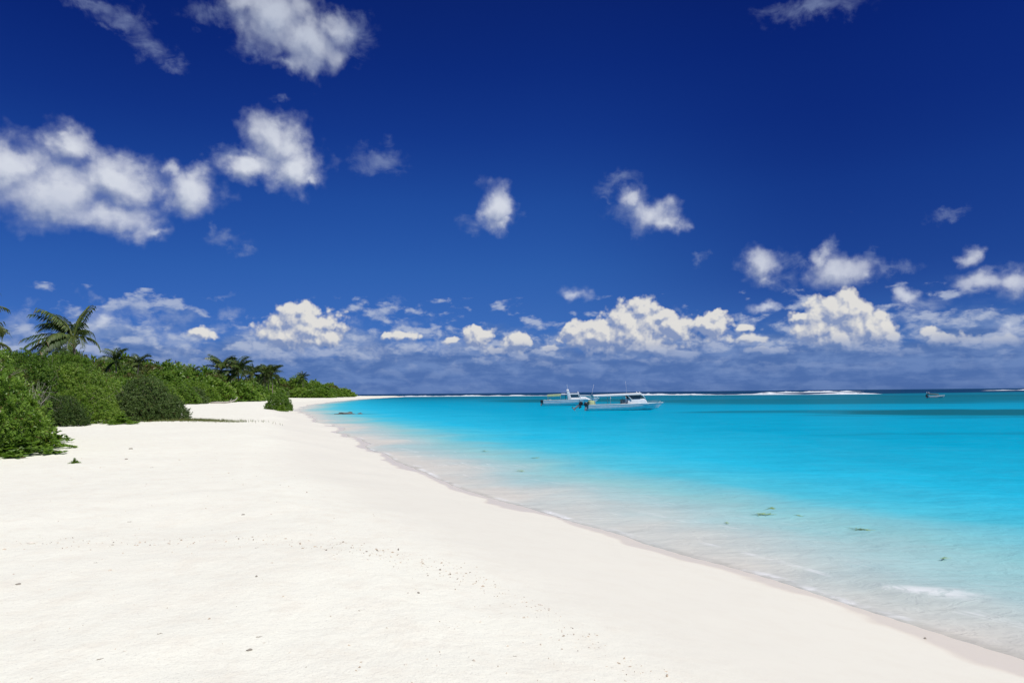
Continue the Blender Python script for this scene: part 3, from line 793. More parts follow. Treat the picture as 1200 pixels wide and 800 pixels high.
# keep only those whose crowns show from the beach, near to far
cand.sort(key=lambda c: c[1])
cols = np.full(1400, -1e9)                       # highest crown so far, per column of view
kept = []
for (x, y, wd_, h, t, sp) in cand:
    zt = ground_z(x, y) + h - 2.6
    el_ = zt / y * F_PX
    u = x / y * F_PX + 512; hw = wd_ * .42 / y * F_PX
    a, b = int(max(u - hw, -150) + 200), int(min(u + hw, 1150) + 200)
    if b <= a or b < 200: continue
    prof = el_ - (np.linspace(-1, 1, b - a) ** 2) * (h * .35 / y * F_PX)
    vis = (prof > cols[a:b] + .8).mean()
    if t < wd_ * .55 or vis > .12:
        kept.append((x, y, wd_, h, t)); cols[a:b] = np.maximum(cols[a:b], prof - .5)
edge_word = ['lowest leafy', 'broad rounded', 'bushy pale green', 'dense mid green', 'spreading', 'thick glossy leaved', 'tall domed', 'loosely branched']
for i, (x, y, wd_, h, t) in enumerate(kept):
    front = t < wd_ * .6
    kind = 'near' if y < 62 else 'mid' if y < 150 else 'far'
    olive = rng.random() < (.03 if front else .05 + min(t, 30) * .011)
    mat = M_OLIVE if olive else (M_DARK if rng.random() < .10 else M_BRIGHT)
    tint = {'olive_leaves': 'brownish olive', 'dark_green_leaves': 'dark green', 'bright_green_leaves': 'bright green'}[mat.name]
    zone = ('in the nearest thicket at the left edge' if y < 26 else 'in the thicket left of the dark shrub' if y < 62 else
            'in the thicket behind the dark shrub' if y < 110 else 'along the curving sand bay' if y < 190 else 'in the thicket below the far palms' if y < 262 else 'on the far sandy point')
    where = 'at the sand edge' if front else 'set back'
    shrub(kind, x, y, wd_, h, mat, f'{tint} shrub {where} {zone}', f'shrubs of the beach thicket', rng.uniform(0, 6.28), var=int(rng.integers(0, 4)))
# shrubs that stand out on their own
shrub('near', -16.7, 19.7, 5.2, 3.5, M_BRIGHT, 'largest nearest glossy green shrub spilling onto the sand at the left edge', None, .4, var=1)
shrub('near', -19.0, 24.6, 3.4, 2.7, M_BRIGHT, 'rounded bright shrub reaching out beside the dark hollow in the thicket', None, 2.1, var=2)
shrub('dark', -24.5, 45.4, 3.9, 2.7, M_DARK, 'taller dark grey green small leaved shrub standing forward on the sand', None, .3, depth=4.2)
shrub('dark', -23.7, 46.7, 2.9, 1.75, M_DARK, 'lower dark grey green shrub at the right end by the low grass', None, 1.3, var=1)
shrub('near', -26.2, 41.5, 4.4, 2.3, M_BRIGHT, 'low bright shrub tucked against the left side of the dark shrub', None, 4.1, var=3)
shrub('mid', -31.0, 91, 3.3, 2.3, M_BRIGHT, 'lone leafy shrub standing out on the beach close to the water', None, 1.2, var=1)
shrub('runner', -29.7, 88.4, 2.2, .8, M_BRIGHT, 'small sprawling shrub at the foot of the lone beach shrub', None, 1.2)
shrub('near', -24.9, 37.4, 3.4, 1.7, M_DARK, 'low added shrub whose dark leaves stand in for shade in the hollow behind the nearest shrub', None, 2.0, depth=3.0)  # added shrub: its dark leaf colour stands in for the hollow's shade
for x, y, wd_, h, var, lab in [(-14.1, 19.6, 2.4, .55, 0, 'leafy runner creeping onto the sand below the nearest shrub'),
                               (-14.9, 21.9, 2.0, .5, 1, 'longest leafy runner pointing out over the sand by the nearest shrub'),
                               (-16.3, 23.9, 1.8, .9, 2, 'upright leafy sprout at the edge of the dark hollow'),
                               (-14.2, 17.6, 2.2, .6, 3, 'leafy runner at the foot of the nearest shrub by the left edge'),
                               (-19.0, 26.5, 2.2, .7, 2, 'leafy runner growing out of the hollow mouth'),
                               (-22.6, 39.6, 2.4, .6, 0, 'low leafy runner on the sand left of the dark shrub'),
                               (-11.2, 17.6, .34, .14, 1, 'tiny seedling standing alone on the sand before the nearest shrub')]:
    shrub('runner', x, y, wd_, h, M_BRIGHT, lab, None, x, cat='plant', var=var, sink=.02, name='beach_plant')
# bare grey twigs of a dead shrub
g = Geo(); rr = np.random.default_rng(5)
for i in range(24):
    a = rr.uniform(0, 6.28); e = rr.uniform(.5, 1.4); L = rr.uniform(.7, 1.7)
    d = np.array([math.cos(a) * math.cos(e), math.sin(a) * math.cos(e), math.sin(e)])
    p1 = d * L * .5 + rr.normal(0, .06, 3); p2 = d * L + rr.normal(0, .14, 3)
    g.tube([(0, 0, 0), p1, p2], [.014, .010, .004], 4)
    for _ in range(3): g.tube([p1, p1 + d * L * .3 + rr.normal(0, .16, 3), p1 + d * L * .5 + rr.normal(0, .28, 3)], [.008, .006, .003], 4)
o = link('dead_shrub', g.mesh('dead_shrub', True), None, DRIFT); o.location = (-15.2, 21.6, ground_z(-15.2, 21.6) + 1.1); o.scale = (.5, .5, .62)
tag(o, 'dry grey leafless twigs of a dead shrub among green leaves', 'dead shrub')
# grass runners beside the dark shrub
g = Geo(); k = 2600
cx = rr.normal(0, 1.9, k); cy = rr.normal(0, .75, k); ln = rr.uniform(.06, .2, k)
a = rr.uniform(0, 6.28, k); lean = rr.uniform(.2, 1.0, k)
gz = terrain(-21.2 + cx, 44.6 + cy)[0] - 1.0
b = np.stack([cx, cy, gz], 1); d = np.stack([np.cos(a) * lean, np.sin(a) * lean, np.ones(k)], 1) * ln[:, None]; sd = np.stack([-np.sin(a), np.cos(a), a * 0], 1) * .012
g.add(np.stack([b - sd, b + sd, b + d * .6 + sd * .8, b + d], 1).reshape(-1, 3), np.arange(4 * k).reshape(-1, 4), np.repeat(rr.uniform(.2, .9, k), 4))
o = link('beach_grass', g.mesh('beach_grass'), None, M_OLIVE); o.location = (-21.2, 44.6, 1.0)
tag(o, 'thin patch of low grass beside the dark shrub', 'grass', None, 'stuff')
# driftwood log
g = Geo(); g.tube([(-2.6, .2, .15), (-1.3, .05, .22), (0, -.05, .2), (1.2, .1, .3), (2.3, .35, .75), (2.7, .45, 1.3)], [.2, .22, .2, .17, .12, .05], 8)
g.tube([(1.0, .1, .3), (1.5, -.3, .7), (1.8, -.4, 1.0)], [.1, .07, .03], 6)
o = link('driftwood_log', g.mesh('driftwood_log', True), None, DRIFT); o.location = (-59.5, 141, ground_z(-59.5, 141) - .05); o.rotation_euler = (0, 0, .1)
tag(o, 'pale driftwood log with a raised end lying before the shrubs', 'driftwood')

# coconut palms
def frond_mesh(L, el0, droop, side_bend, seed, pairs=30):
    """one frond pointing along +X: a curved midrib with hanging leaflets"""
    rng = np.random.default_rng(seed); g = Geo()
    k = 12; t = np.linspace(0, 1, k)
    ang_ = el0 - droop * t ** 1.25
    step = L / (k - 1)
    x = np.concatenate([[0], np.cumsum(np.cos(ang_[:-1]) * step)]); z = np.concatenate([[0], np.cumsum(np.sin(ang_[:-1]) * step)])
    y = side_bend * L * t ** 2
    rib = np.stack([x, y, z], 1)
    g.tube(rib, np.linspace(.055, .012, k), 5, .93)
    V = []; tone = []
    for s in (-1, 1):
        for i in range(pairs):
            u = .10 + .9 * (i + rng.uniform(-.2, .2)) / pairs
            u = min(max(u, .08), .995)
            p = np.array([np.interp(u, t, rib[:, c_]) for c_ in range(3)])
            a = np.interp(u, t, ang_)
            fw = np.array([math.cos(a), 2 * side_bend * u, math.sin(a)])
            ll = L * .30 * (math.sin(min(u * 1.1 + .12, 1) * math.pi * .86) ** .6 + .12) * rng.uniform(.85, 1.1)
            d1 = fw * .62 + np.array([0, s * .85, -.12 + rng.normal(0, .1)]); d1 /= np.linalg.norm(d1)
            d2 = fw * .35 + np.array([0, s * .55, -.85 + rng.normal(0, .15)]); d2 /= np.linalg.norm(d2)
            wv = np.cross(d1, [0, 0, 1.]); wv = wv / (np.linalg.norm(wv) + 1e-6) * .5 + fw * .5
            wv = wv * .085 * L / 4
            q = p + d1 * ll * .5; e = q + d2 * ll * .55
            V += [p - wv * .7, p + wv * .7, q + wv, q - wv, q - wv, q + wv, e + wv * .15, e - wv * .15]
            tone += [np.clip(rng.normal(.45, .18), .02, .98)] * 8
    g.add(V, np.arange(len(V)).reshape(-1, 4), tone)
    me = g.mesh('frond'); me.materials.append(M_PALM)
    return me
FRONDS = {}
def frond(L, el0, droop, sb, var):
    key = (round(L, 1), round(el0, 1), round(droop, 1), round(sb, 1), var)
    if key not in FRONDS: FRONDS[key] = frond_mesh(key[0], key[1], key[2], key[3], 900 + var * 7)
    return FRONDS[key]
def palm(x, y, crown_z, lean, fronds, label, group, r0=.17):
    """fronds: (heading in degrees counter-clockwise from +X, length, start elevation, droop, side bend)"""
    z0 = ground_z(x, y) - .1
    o = empty('coconut_palm', (x, y, z0))
    H = crown_z - z0
    g = Geo(); t = np.linspace(0, 1, 22)
    pts = np.stack([lean[0] * t ** 1.7, lean[1] * t ** 1.7, H * t], 1)
    rad = r0 * (1.0 - .42 * t + .6 * np.exp(-t * 9)) * (1 + .06 * (np.arange(22) % 2))
    g.tube(pts, rad, 9)
    me = g.mesh('trunk', True); me.materials.append(BARK); link('trunk', me, o)
    for i, (hd, L, e0, dr, sb) in enumerate(fronds):
        f = link('frond', frond(L, e0, dr, sb, i % 3), o)
        f.location = (lean[0] + .1 * math.cos(R(hd)), lean[1] + .1 * math.sin(R(hd)), H - .05 + .12 * (e0 > .6)); f.rotation_euler = (0, 0, R(hd))
    tag(o, label, 'palm tree', group)
    return o
def windy(seed, k=15, L=3.8, wind=.5):
    """a crown combed towards -X by the wind"""
    rng = np.random.default_rng(seed); out = []
    for i in range(k):
        h = i * 137.5 + rng.uniform(-15, 15)
        e = [1.45, 1.2, .8, .3, -.35][i * 5 // k] + rng.uniform(-.1, .1)
        vx, vy = math.cos(R(h)) - wind * (1.1 - .4 * e), math.sin(R(h))
        hd = math.degrees(math.atan2(vy, vx))
        out.append((hd, L * rng.uniform(.85, 1.1), e, rng.choice([1.1, 1.4, 1.7]), round(float(rng.choice([-.1, 0, .1])), 1)))
    return out
G_P = 'coconut palms rising above the thicket'
main_fronds = [(178, 4.3, -.05, .5, 0), (190, 4.2, .30, .9, 0), (168, 4.2, .75, 1.3, 0), (160, 3.8, 1.1, 1.5, .1), (200, 3.9, 1.25, 1.3, 0), (215, 3.8, .15, .9, 0), (140, 3.6, .25, 1.1, 0),
               (182, 3.6, 1.0, 1.9, -.1), (60, 3.4, 1.45, .6, 0), (20, 3.3, 1.3, .5, 0), (350, 2.6, .75, 2.3, 0), (325, 2.6, .2, 1.9, 0), (30, 2.7, .25, 1.7, 0), (250, 3.2, .4, 1.6, .1), (290, 2.8, -.1, 1.4, 0),
               (175, 3.6, -.35, .4, 0), (205, 3.3, -.45, .5, 0), (100, 3.2, .7, 1.5, 0), (150, 3.4, -.2, .8, 0)]
rp = np.random.default_rng(12)
for i in range(14):
    hd = rp.choice([165, 185, 200, 220, 145, 250, 110, 290], p=[.2, .2, .15, .1, .1, .1, .1, .05]) + rp.uniform(-12, 12)
    main_fronds.append((float(hd), float(rp.uniform(3.0, 4.1)), round(float(rp.uniform(-.4, 1.2)), 1), round(float(rp.uniform(.8, 1.7)), 1), 0))
shrub('near', -36.9, 57.2, 5.0, 4.9, M_BRIGHT, 'tallest bright shrub hiding the trunk of the tallest palm', None, 1.0, var=2)
shrub('near', -40.6, 57.0, 4.6, 4.9, M_BRIGHT, 'tall bright shrub left of the foot of the tallest palm', None, 2.0, var=0)
main_fronds = [(h_, L_ * .92, e_, d_, b_) for h_, L_, e_, d_, b_ in main_fronds]
palm(-38.2, 60, 7.9, (-.5, 0), main_fronds, 'tallest windswept coconut palm with a full crown at left', G_P)
palm(-41.2, 50, 8.3, (.4, 0), windy(3, 18, 3.6, .2), 'coconut palm cut by the left edge of the picture', G_P)
palm(-44.6, 55.5, 6.4, (.2, 0), windy(4, 15, 3.4, .3), 'low coconut palm peeking over the left shrubs', G_P)
palm(-74.0, 128, 9.2, (-.4, 0), windy(5, 16, 3.4, .5), 'small coconut palm standing alone right of the tallest palm', G_P)
palm(-72.2, 131, 8.8, (.5, 0), windy(6, 14, 3.0, .5), 'shorter dark palm touching the small lone palm', G_P)
for x, y, cz, L, sd, lab in [(-94.5, 202, 8.6, 4.0, 7, 'short palm at the left end of the far palm row'), (-101.5, 205, 8.0, 3.4, 18, 'half hidden palm left of the far palm row'),
                            (-80.5, 190, 9.6, 6.0, 8, 'tallest broad palm of the far palm row'), (-76.6, 192, 9.4, 5.2, 9, 'second palm leaning against the tallest far palm'),
                            (-81.5, 204, 9.6, 4.0, 10, 'round topped palm right of the tallest far palm'), (-78.2, 207, 9.0, 4.0, 11, 'dark palm in the middle of the far palm row'),
                            (-75.8, 210, 9.0, 4.0, 12, 'bushy palm in the middle of the far palm row'),
                            (-74.6, 213, 8.9, 4.6, 13, 'upright palm near the right end of the far palm row'), (-76.9, 216, 8.6, 4.4, 14, 'last palm with fronds blown out at the right end'),
                            (-107, 350, 11.2, 4.0, 15, 'tiny dark palm top above the far point')]:
    palm(x, y, cz, (-.4, 0), windy(sd, 24, L, .45), lab, G_P)

# ------------------------------------------------------------------ boats
def simple_mat(name, col, rough=.4, spec=.5, var=.12, scale=3.0, metal=0.0):
    m, n = new_mat(name)
    pos = n.node('ShaderNodeTexCoord').outputs['Object']
    nz = n.noise(pos, scale, 5, .6)
    c2 = tuple(v * (1 - var * 2) for v in col)
    finish(m, n, principled(n, n.mix(n.smooth(nz, .35, .65), c2, col), rough, None, spec, Metallic=metal))
    return m
GEL = simple_mat('white_gelcoat', (.78, .79, .79), .25, .5, .05)
GELDULL = simple_mat('white_canvas', (.80, .80, .78), .8, .2, .05)
STRIPE = simple_mat('pale_blue_stripe', (.36, .55, .62), .3)
DKGREY = simple_mat('dark_rubber', (.03, .035, .04), .5)
BLACKP = simple_mat('black_engine_paint', (.02, .022, .026), .3)
LIME = simple_mat('lime_canvas', (.52, .58, .30), .85, .2)
GLASSD = simple_mat('tinted_windscreen', (.10, .19, .21), .06, .9, .05)
ALU = simple_mat('pale_metal', (.62, .64, .66), .35, .5, .05, metal=.6)
SEATM = simple_mat('grey_upholstery', (.30, .33, .34), .7)
DECKM = simple_mat('deck_grey_white', (.62, .63, .62), .7)
BROWN = simple_mat('brown_canvas', (.16, .11, .07), .85)
GREY = simple_mat('grey_lower_unit', (.28, .29, .31), .4)

def rounded_box(size, r=.04, seg=2, taper=(1, 1), shear=0.0):
    """box with its base centre at the origin; the top is scaled by taper and slid along x by shear"""
    bm = bmesh.new(); bmesh.ops.create_cube(bm, size=1)
    for v in bm.verts:
        top = v.co.z > 0
        v.co.x *= size[0] * (taper[0] if top else 1); v.co.y *= size[1] * (taper[1] if top else 1)
        v.co.z = (v.co.z + .5) * size[2]
        if top: v.co.x += shear
    bmesh.ops.bevel(bm, geom=bm.edges[:], offset=r, segments=seg, affect='EDGES', profile=.6)
    return bm
def put(name, bm, mat, parent, loc=(0, 0, 0), rot=(0, 0, 0), smooth=True):
    me = bpy.data.meshes.new(name); bm.to_mesh(me); bm.free()
    for p in me.polygons: p.use_smooth = smooth
    o = link(name, me, parent, mat); o.location = loc; o.rotation_euler = rot
    return o
def tube_part(name, pts, r, mat, parent, sides=6):
    g = Geo(); g.tube(pts, r, sides); o = link(name, g.mesh(name, True), parent, mat)
    return o
def hull_lines(L, beam, fs, fb, rake, draft=.42, k=26):
    u = np.linspace(0, 1, k)
    half = beam / 2 * (1 - np.clip((u - .38) / .62, 0, 1) ** 2.3) * (.92 + .08 * np.clip(u / .4, 0, 1))
    half = np.maximum(half, .03)
    sheer = fs + (fb - fs) * u ** 1.8
    ch_h = half * (.90 - .30 * u ** 3); ch_z = .06 + (.55 * fb) * u ** 3.2
    kz = -draft + (draft + .25 * fb) * np.clip((u - .55) / .45, 0, 1) ** 2.4
    rows = []
    for y, z in ((0 * half, kz), (ch_h * .5, kz * .45 + ch_z * .45), (ch_h, ch_z), (half * .97, ch_z + (sheer - ch_z) * .55), (half, sheer)):
        x = -L / 2 + u * (L - rake) + rake * u ** 3 * np.clip((z + draft) / (fb + draft), 0, 1)
        rows.append(np.stack([x, y, z], 1))
    return np.array(rows)
def hull_part(parent, L, beam, fs, fb, rake, stripe_z=None):
    P_ = hull_lines(L, beam, fs, fb, rake); nrow, k, _ = P_.shape
    g = Geo()
    ring = np.concatenate([P_[::-1] * [1, -1, 1], P_[1:]], 0)          # gunwale - keel - gunwale
    nr_ = len(ring)
    i, j = np.meshgrid(np.arange(nr_ - 1), np.arange(k - 1), indexing='ij')
    g.add(ring.reshape(-1, 3), np.stack([i * k + j, (i + 1) * k + j, (i + 1) * k + j + 1, i * k + j + 1], -1).reshape(-1, 4))
    tr = ring[:, 0]                                                    # transom
    h_ = nr_ // 2
    g.add(tr, [(q, nr_ - 1 - q, nr_ - 2 - q, q + 1) for q in range(h_)])
    hull = link('hull', g.mesh('hull', True), parent, GEL)
    gun = P_[-1]
    g = Geo()
    for s in (1, -1): g.tube(gun * [1, s, 1] + [0, 0, .01], .055, 6)
    link('rub_rail', g.mesh('rub_rail', True), hull, GELDULL)
    # stripe along the topsides
    g = Geo(); a, b = P_[3], P_[4]
    lo = a + (b - a) * .12; hi = a + (b - a) * .30
    for s in (1, -1):
        off = np.array([0, .012, 0])
        v = np.concatenate([(lo + off)[:k - 3], (hi + off)[:k - 3]]) * [1, s, 1]; q = k - 3
        g.add(v, [(t, t + 1, q + t + 1, q + t) for t in range(q - 1)])
    link('stripe', g.mesh('stripe', True), hull, STRIPE)
    # deck: a sheet a hand below the gunwale, open well aft closed by a raised foredeck
    g = Geo(); d = gun.copy(); d[:, 1] = np.maximum(d[:, 1] - .05, .01); d[:, 2] -= np.where(np.linspace(0, 1, k) > .56, .0, .38)
    v = np.concatenate([d * [1, -1, 1], d]); crown = np.concatenate([d * [1, 0, 1] + [0, 0, .06]])
    g.add(np.concatenate([d * [1, -1, 1], crown, d]), [(t, t + 1, k + t + 1, k + t) for t in range(k - 1)] + [(k + t, k + t + 1, 2 * k + t + 1, 2 * k + t) for t in range(k - 1)])
    link('deck', g.mesh('deck', True), parent, DECKM)
    return hull
def outboard(parent, x, y, z, tilt, cowl=BLACKP):
    e = link('outboard_motor', rounded_mesh := bpy.data.meshes.new('outboard_motor'), parent)
    bm = rounded_box((.54, .42, .54), .13, 3, (.86, .84), -.04)
    bm.to_mesh(rounded_mesh); bm.free(); rounded_mesh.materials.append(cowl)
    for p in rounded_mesh.polygons: p.use_smooth = True
    e.location = (x, y, z); e.rotation_euler = (0, R(tilt), 0)
    put('motor_leg', rounded_box((.24, .16, 1.0), .05, 2, (1.25, 1.3)), GREY, e, (.0, 0, -.98))
    put('gearcase', rounded_box((.62, .14, .16), .06, 2), GREY, e, (-.03, 0, -1.12))
    bm = bmesh.new()
    for q in range(3):
        bmesh.ops.create_grid(bm, x_segments=2, y_segments=2, size=.5, matrix=Matrix.Translation((-.38, 0, -1.04)) @ Matrix.Rotation(R(120 * q), 4, 'X') @ Matrix.Translation((0, 0, .10)) @ Matrix.Rotation(R(35), 4, 'Z') @ Matrix.Rotation(R(90), 4, 'Y') @ Matrix.Diagonal((.2, .13, 1, 1)))
    put('propeller', bm, DKGREY, e)
    put('mount_bracket', rounded_box((.2, .3, .42), .03), DKGREY, e, (.32, 0, -.35))
    return e

# the near white speedboat with the long white awning
b1 = empty('speedboat', (16.0, 97.4, 0), R(3))
tag(b1, 'nearer white speedboat with a long white awning on posts', 'boat', 'white boats moored in the lagoon')
hull_part(b1, 10.9, 2.7, .80, 1.02, 1.5)
def awning(parent, name, x0, x1, z0, z1, width, mat, thick=.14):
    bm = bmesh.new(); k = 12; rows_ = []
    for i in range(k):
        t = i / (k - 1); x = x0 + (x1 - x0) * t; z = z0 + (z1 - z0) * t
        rows_.append([(x, y * width / 2, z + .10 * (1 - y * y)) for y in np.linspace(-1, 1, 9)])
    top = [[bm.verts.new(p) for p in r_] for r_ in rows_]; bot = [[bm.verts.new((p[0], p[1], p[2] - thick)) for p in r_] for r_ in rows_]
    for i in range(k - 1):
        for j in range(8):
            bm.faces.new((top[i][j], top[i + 1][j], top[i + 1][j + 1], top[i][j + 1])); bm.faces.new((bot[i][j + 1], bot[i + 1][j + 1], bot[i + 1][j], bot[i][j]))
        bm.faces.new((top[i][0], bot[i][0], bot[i + 1][0], top[i + 1][0])); bm.faces.new((bot[i][8], top[i][8], top[i + 1][8], bot[i + 1][8]))
    for j in range(8):
        bm.faces.new((bot[0][j], top[0][j], top[0][j + 1], bot[0][j + 1])); bm.faces.new((top[-1][j], bot[-1][j], bot[-1][j + 1], top[-1][j + 1]))
    bmesh.ops.recalc_face_normals(bm, faces=bm.faces[:])
    return put(name, bm, mat, parent, smooth=False)
awning(b1, 'awning', -4.7, 2.15, 2.12, 2.34, 2.3, GELDULL, .17)
for x in (-4.5, -2.3, -.1):
    for s in (1, -1): tube_part('post', [(x, s * 1.05, .55), (x, s * 1.05, 2.05 + (x + 4.7) * .03)], .028, ALU, b1)
w1 = put('wheelhouse', rounded_box((3.0, 1.9, .80), .08, 2, (.80, .88), -.12), GEL, b1, (1.62, 0, .84))
for s in (1, -1):
    bm = bmesh.new(); f = [bm.verts.new(p) for p in ((.35, s * .9, 1.60), (2.55, s * .84, 1.62), (2.0, s * .80, 2.22), (.2, s * .86, 2.18))]; bm.faces.new(f)
    bmesh.ops.solidify(bm, geom=bm.faces[:], thickness=.02); put('side_window', bm, GLASSD, w1, (-1.62, 0, -.84), smooth=False)
bm = bmesh.new(); f = [bm.verts.new(p) for p in ((2.62, -.82, 1.62), (2.62, .82, 1.62), (2.06, .78, 2.22), (2.06, -.78, 2.22))]; bm.faces.new(f)
bmesh.ops.solidify(bm, geom=bm.faces[:], thickness=.02); put('windscreen', bm, GLASSD, w1, (-1.62, 0, -.84), smooth=False)
for s in (1, -1): tube_part('screen_frame', [(2.75, s * .86, 1.58), (2.45, s * .86, 1.95), (2.05, s * .86, 2.36), (1.8, s * .86, 2.62)], .045, GEL, b1)
for s in (1, -1): tube_part('roof_support', [(.75, s * .98, 1.5), (.35, s * .98, 1.85), (.0, s * 1.0, 2.25)], .07, GEL, b1)
put('helm_seat', rounded_box((.5, 1.3, 1.05), .1, 2), SEATM, b1, (-.35, 0, .5))
for x in (-1.6, -3.0): put('bench_seat', rounded_box((.55, 1.9, .42), .06, 2), SEATM, b1, (x, 0, .42))
put('engine_cover', rounded_box((1.1, 2.2, .95), .3, 3, (.7, .9)), LIME, b1, (-4.85, 0, .5))
outboard(b1, -5.72, -.55, .66, 6); outboard(b1, -6.45, .55, .82, 52)
tube_part('boat_hook', [(-6.5, .2, .5), (-6.47, .2, 1.55)], .035, DKGREY, b1)
tube_part('antenna', [(.45, .9, 2.2), (.4, .9, 3.2), (.3, .9, 4.1)], .009, GELDULL, b1, 4)
tube_part('stern_pole', [(-4.9, .9, 1.0), (-4.6, .9, 2.3), (-4.3, .9, 3.7)], .011, GELDULL, b1, 4)
for s in (1, -1): tube_part('bow_rail', [(3.0, s * 1.02, .98), (3.1, s * 1.0, 1.22), (4.4, s * .6, 1.30), (5.0, s * .25, 1.28), (5.1, s * .2, 1.05)], .018, ALU, b1, 5)

# the farther boat: hard top, raked radar arch, lime awning over the stern
b2 = empty('cabin_boat', (11.6, 135.5, 0), R(-4))
tag(b2, 'farther white cabin boat with a raked arch and lime stern awning', 'boat', 'white boats moored in the lagoon')
hull_part(b2, 11.0, 3.0, 1.05, 1.38, 1.7)
awning(b2, 'stern_awning', -4.7, -2.0, 2.08, 2.2, 2.5, LIME, .3)
awning(b2, 'hard_top', -1.95, 1.55, 2.3, 2.34, 2.3, GEL, .16)
for x in (-4.6, -2.1):
    for s in (1, -1): tube_part('post', [(x, s * 1.2, .9), (x, s * 1.15, 2.1)], .03, ALU, b2)
c2_ = put('cabin', rounded_box((4.3, 2.1, .62), .14, 3, (.62, .8), -.35), GEL, b2, (1.75, 0, 1.1))
bm = rounded_box((1.75, 1.9, .58), .05, 2, (.80, .92), -.12); put('windscreen', bm, GLASSD, c2_, (-1.05, 0, .52))
for s in (1, -1):
    bm = rounded_box((.75, .16, 2.0), .06, 2, (.62, 1), -.45); put('arch_leg', bm, GEL, b2, (-.25, s * 1.1, 1.05))
put('arch_top', rounded_box((.5, 2.36, .2), .06, 2), GEL, b2, (-.68, 0, 2.78)); put('radar_dome', rounded_box((.5, .5, .22), .1, 3, (.8, .8)), GEL, b2, (-.68, 0, 2.99))
for s in (1, -1): tube_part('screen_frame', [(1.9, s * 1.0, 1.7), (1.45, s * 1.0, 2.25), (1.3, s * 1.0, 2.75)], .06, GEL, b2)
tube_part('antenna', [(-.6, .9, 2.9), (-.8, .9, 4.2)], .014, GELDULL, b2, 4)
put('stern_bench', rounded_box((.6, 2.2, .5), .08, 2), SEATM, b2, (-4.2, 0, .75))
put('cabin_door', rounded_box((.08, .9, 1.1), .02, 1), DKGREY, b2, (-1.1, 0, 1.05))
outboard(b2, -5.85, -.6, .62, 8); outboard(b2, -5.85, .6, .62, 8)
for s in (1, -1): tube_part('bow_rail', [(2.6, s * 1.2, 1.3), (2.8, s * 1.18, 1.62), (4.5, s * .6, 1.75), (5.1, s * .22, 1.72), (5.2, s * .18, 1.4)], .02, ALU, b2, 5)

# small open boat far out by the reef
b3 = empty('open_skiff', (123.0, 199, 0), R(-3))
tag(b3, 'tiny pale skiff with a brown folded awning far out near the reef', 'boat')
hull_part(b3, 4.9, 1.6, .48, .66, .8)
for s in (1, -1): tube_part('post', [(-2.2, s * .55, .4), (-2.25, s * .55, 1.75)], .04, GELDULL, b3)
awning(b3, 'awning', -2.3, .5, 1.25, 1.05, 1.3, BROWN, .16)
for s in (1, -1): tube_part('strut', [(.4, s * .55, .5), (.4, s * .55, 1.0)], .03, BROWN, b3)
put('thwart', rounded_box((.3, 1.3, .12), .03), BROWN, b3, (.9, 0, .4)); outboard(b3, -2.65, 0, .45, 8)

# ------------------------------------------------------------------ small things on the sand and in the shallows
m, n = new_mat('sea_bleached_coral')
pos = n.node('ShaderNodeTexCoord').outputs['Object']
nz = n.noise(pos, 40, 4, .6)
finish(m, n, principled(n, n.mix(n.smooth(nz, .3, .7), (.20, .18, .15), (.42, .38, .32)), .95, bump(n, nz, .7, .004), .1))
CORAL = m
m, n = new_mat('dark_twig'); finish(m, n, principled(n, n.mix(n.smooth(n.noise(n.node('ShaderNodeTexCoord').outputs['Object'], 60, 3), .3, .7), (.17, .135, .10), (.30, .245, .18)), .9))
TWIG = m
m, n = new_mat('green_seaweed'); finish(m, n, principled(n, n.mix(n.smooth(n.attr('tone'), .2, .8), (.20, .35, .08), (.36, .50, .14)), .35))
WEED = m
m, n = new_mat('dark_reef_rock')
pos = n.node('ShaderNodeTexCoord').outputs['Object']; nz = n.noise(pos, 4, 5, .65)
finish(m, n, principled(n, n.mix(n.smooth(nz, .3, .7), (.055, .055, .05), (.19, .175, .15)), .8, bump(n, nz, .8, .06)))
ROCK = m
def chip_mesh(name, seed, mat, sub=2):
    rng_ = np.random.default_rng(seed); bm = bmesh.new(); bmesh.ops.create_icosphere(bm, subdivisions=sub, radius=1)
    o_ = Vector(rng_.uniform(-50, 50, 3)); from mathutils import noise as mn
    for v in bm.verts: v.co = v.co * (1 + .55 * mn.fractal(v.co * 1.3 + o_, 1.0, 2.0, 4)) * 1.0
    for v in bm.verts: v.co = Vector((v.co.x, v.co.y * .62, v.co.z * .45))
    me_ = bpy.data.meshes.new(name); bm.to_mesh(me_); bm.free(); me_.materials.append(mat)
    for p in me_.polygons: p.use_smooth = True
    return me_
def twig_mesh(name, seed, mat):
    r_ = np.random.default_rng(seed); g = Geo(); p = np.cumsum(np.vstack([[0, 0, 0], np.stack([r_.uniform(.4, .6, 4), r_.normal(0, .16, 4), r_.normal(.02, .08, 4)], 1)]), axis=0); p -= p.mean(0); p[:, 2] = np.abs(p[:, 2])
    g.tube(p, np.linspace(.10, .04, 5), 6); g.tube([p[2], p[2] + [.25, .3, .12], p[2] + [.4, .6, .1]], [.06, .045, .02], 5)
    me_ = g.mesh(name, True); me_.materials.append(mat); return me_
CH = [chip_mesh('coral_fragment', 60 + i, CORAL) for i in range(3)]
TW = [twig_mesh('twig', 80 + i, TWIG) for i in range(3)]
